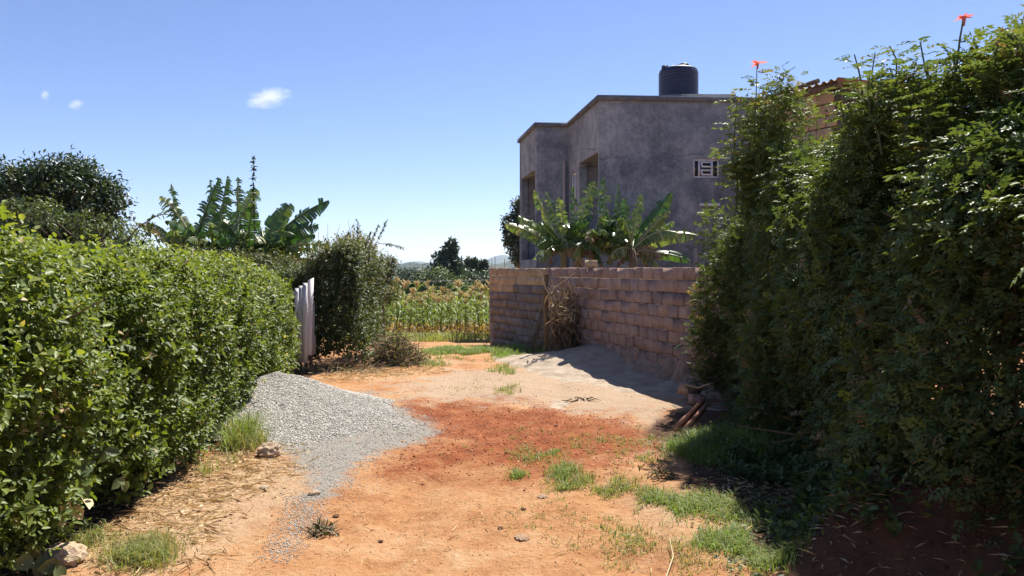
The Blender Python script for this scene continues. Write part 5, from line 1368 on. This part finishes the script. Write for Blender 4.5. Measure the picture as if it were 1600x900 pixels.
# straw and litter strewn under the left hedge
def litter(name, poly, n, lmin, lmax, w, label, soft=.3, lift=.012, mat='straw'):
    P = samp_poly(poly, soft)(n); b = MB(); az = rng.uniform(0, 6.28, n); d_ = np.stack([np.cos(az), np.sin(az), rng.normal(0, .12, n)], -1)
    L_ = rng.uniform(lmin, lmax, n) * rng.uniform(.3, 1, n); P[:, 2] += rng.uniform(.003, lift, n)
    leaves4(b, P, d_, np.array([0, 0, 1.0]) + rng.normal(0, .3, (n, 3)), L_, np.full(n, w) * rng.uniform(.6, 1.5, n), rng.uniform(0, 1, n)); o = b.build(name, M[mat]); tag(o, label, 'litter', kind='stuff')
litter('straw_litter', gpoly([(60, 899), (200, 800), (330, 725), (440, 695), (440, 730), (350, 780), (300, 840), (260, 899)]), 2600, .05, .26, .005, 'dry straw and stalks strewn along the foot of the left hedge')
litter('leaf_litter', gpoly([(100, 890), (330, 725), (420, 700), (430, 740), (300, 850)]), 200, .03, .06, .02, 'dry curled leaves among the straw under the left hedge', lift=.03)
litter('shade_litter', gpoly([(1120, 720), (1250, 730), (1420, 880), (1180, 890), (1130, 790)]), 1600, .03, .10, .02, 'fallen leaves and twigs in the shade of the right hedge', mat='dull_leaf', lift=.02)
litter('bank_litter', np.array([[1.3, 3.0], [2.5, 2.6], [2.6, 4.8], [2.0, 6.5], [1.5, 5.5]]), 1500, .04, .16, .010, 'dry leaves and straws fallen on the shaded bank', lift=.03)
litter('far_straw', gpoly([(480, 600), (560, 575), (660, 565), (680, 580), (560, 595)]), 1300, .05, .25, .010, 'dry straw at the foot of the brush pile')
litter('track_straw', gpoly([(420, 899), (480, 800), (900, 760), (1150, 890)]), 380, .03, .14, .004, 'few thin straws scattered over the near track', .5)
litter('field_edge_straw', np.array([[-6.2, 22.5], [-.4, 22.0], [-.5, 25.6], [-6.6, 25.8]]), 2600, .1, .5, .03, 'dry maize trash along the front edge of the field', .4, .05)
b = MB(); n = 5200; P = samp_poly(np.array([[-6.0, 21.5], [-.6, 20.5], [-.6, 26.2], [-6.6, 26.2]]), .5)(n); P = P[lump(P, 1.1, 4) > -.2]; n = len(P)
blades(b, P, rng.uniform(.08, .42, n), np.full(n, .016), np.clip(rng.normal(.45, .22, n), 0, 1), 1.0); tag(b.build('field_weeds', M['grass']), 'weedy green and dry grass along the front of the maize field', 'grass', kind='stuff')
# single curved straws
b = MB(); xy = [on_ground(1040, 899), on_ground(1052, 875), on_ground(1046, 850)]
b.tube([(x, y, gz1(x, y) + .008 + .02 * k) for k, (x, y) in enumerate(xy)], [.004, .004, .002], 5, .9); tag(b.build('dry_stem', M['straw']), 'curved pale dry stem lying on the near right of the track', 'stem')
b = MB(); xy = [on_ground(270, 790), on_ground(320, 789), on_ground(365, 788)]
b.tube([(x, y, gz1(x, y) + .012) for k, (x, y) in enumerate(xy)], [.004, .004, .003], 5, .9); tag(b.build('dry_stem', M['straw']), 'straight pale dry stem lying in the straw by the left hedge', 'stem')
# undergrowth on the shaded bank
b = MB(); n = 1300
P = samp_poly(np.array([[1.6, 3.6], [2.5, 2.8], [2.6, 5.2], [2.3, 7.4], [1.8, 6.6]]), .2)(n)
P = P[lump(P, .5, 4) > -.1]; n = len(P)
pos, dr, up = sprigs(P, np.array([0, 0, 1.0]) + rng.normal(0, .35, (n, 3)), 7, .12, 1.0); m_ = len(pos); l_ = rng.uniform(.03, .07, m_)
leaves6(b, pos, dr, up, l_, l_*.6, rng.uniform(.1, .6, m_)); tag(b.build('undergrowth', M['honey_leaf']), 'small leafy weeds growing on the shaded bank below the hedge', 'weeds', kind='stuff')
# spindly weed with white flower heads
c = on_ground(1352, 838); g = gz1(*c); wr = tag(empty('flowering_weed', (c[0], c[1], g)), 'spindly weed with small white flower heads in front of the shaded bank', 'weed')
b, bl, bf = MB(), MB(), MB(); Yw = c[1]; o3 = np.array([c[0], c[1], g])
for (pts) in ([(1352, 838), (1342, 800), (1338, 760), (1335, 748)], [(1342, 800), (1330, 765), (1321, 753)], [(1345, 815), (1330, 795), (1325, 805)], [(1342, 805), (1332, 790), (1327, 796)], [(1338, 770), (1336, 768)]):
    q = [at(px, py, Yw) - o3 for px, py in pts]; b.tube(q, np.linspace(.004, .002, len(q)), 5, .6, False)
    e = q[-1]; n = 9
    leaves4(bf, np.tile(e, (n, 1)), rng.normal(size=(n, 3)) + [0, 0, .6], rng.normal(size=(n, 3)), np.full(n, .014), np.full(n, .008), rng.uniform(0, 1, n))
b.build('stem', M['green_stem'], wr); bf.build('flower_heads', M['white_flower'], wr)
n = 16; leaves6(bl, np.array([0.0, 0, .02]) + rng.normal(0, .03, (n, 3)) * [1.5, 1, .8], rng.normal(size=(n, 3)) + [0, 0, .4], np.tile([0, 0, 1.0], (n, 1)), rng.uniform(.06, .12, n), rng.uniform(.03, .05, n), rng.uniform(.2, .6, n)); bl.build('leaves', M['dull_leaf'], wr)
c = on_ground(1395, 850); g = gz1(*c); wr = tag(empty('broadleaf_weed', (c[0], c[1], g)), 'broad leaved dark weed on the shaded bank beside the spindly weed', 'weed')
b = MB(); n = 26; leaves6(b, rng.normal(0, .04, (n, 3)) + [0, 0, .10], rng.normal(size=(n, 3)) + [0, 0, .5], np.array([0, -.4, 1.0]) + rng.normal(0, .3, (n, 3)), rng.uniform(.06, .13, n), rng.uniform(.04, .06, n), rng.uniform(.2, .7, n)); b.build('leaves', M['dull_leaf'], wr)
b = MB(); b.tube([(0, 0, -.03), (.01, 0, .06), (.0, .01, .12)], [.006, .005, .004], 5); b.build('stem', M['green_stem'], wr)

# ------------------------------------------------------------------ cloud and haze
def cloud_at(px, py, Y, w, h, dens, label):
    import bmesh
    m, nt, out = new_mat('cloud_vapour')
    v = coords(nt)
    pv = nt.nodes.new('ShaderNodeVolumePrincipled'); pv.inputs['Color'].default_value = (.98, .98, 1, 1); pv.inputs['Anisotropy'].default_value = .3
    ln = nt.nodes.new('ShaderNodeVectorMath'); ln.operation = 'LENGTH'; nt.links.new(v, ln.inputs[0])
    f = mth(nt, 'SUBTRACT', noise(nt, 1.5, 6, .6, v, .3), mth(nt, 'MULTIPLY', ln.outputs['Value'], .42))
    f = mth(nt, 'MULTIPLY', mth(nt, 'SUBTRACT', f, .13), dens, False); f = mth(nt, 'MAXIMUM', f, 0.0)
    nt.links.new(f, pv.inputs['Density']); nt.links.new(pv.outputs[0], out.inputs['Volume'])
    bm = bmesh.new(); bmesh.ops.create_icosphere(bm, subdivisions=3, radius=1); me = bpy.data.meshes.new('cloud'); bm.to_mesh(me); bm.free(); me.materials.append(m)
    o = obj_from('cloud', me); o.location = at(px, py, Y); o.scale = (w, w*.7, h); o.rotation_euler = (0, math.radians(-12), 0)
    tag(o, label, 'cloud', kind='stuff')
cloud_at(418, 153, 4000, 140, 55, .03, 'small white cloud alone in the blue sky')
cloud_at(70, 148, 4000, 30, 30, .06, 'tiny white wisp of cloud at the left edge of the sky')
cloud_at(118, 163, 4000, 50, 30, .04, 'faint wisp of cloud right of the tiny one')

m, nt, out = new_mat('haze_air')
pv = nt.nodes.new('ShaderNodeVolumePrincipled'); pv.inputs['Color'].default_value = (.66, .82, 1.0, 1); pv.inputs['Density'].default_value = 1.1e-4; pv.inputs['Anisotropy'].default_value = .2
nt.links.new(pv.outputs[0], out.inputs['Volume'])
b = MB(); b.box((0, 2000, 25), (26000, 26000, 170)); hz = b.build('haze', m); tag(hz, 'thin blue haze over the far valley and hills', 'haze', kind='stuff')
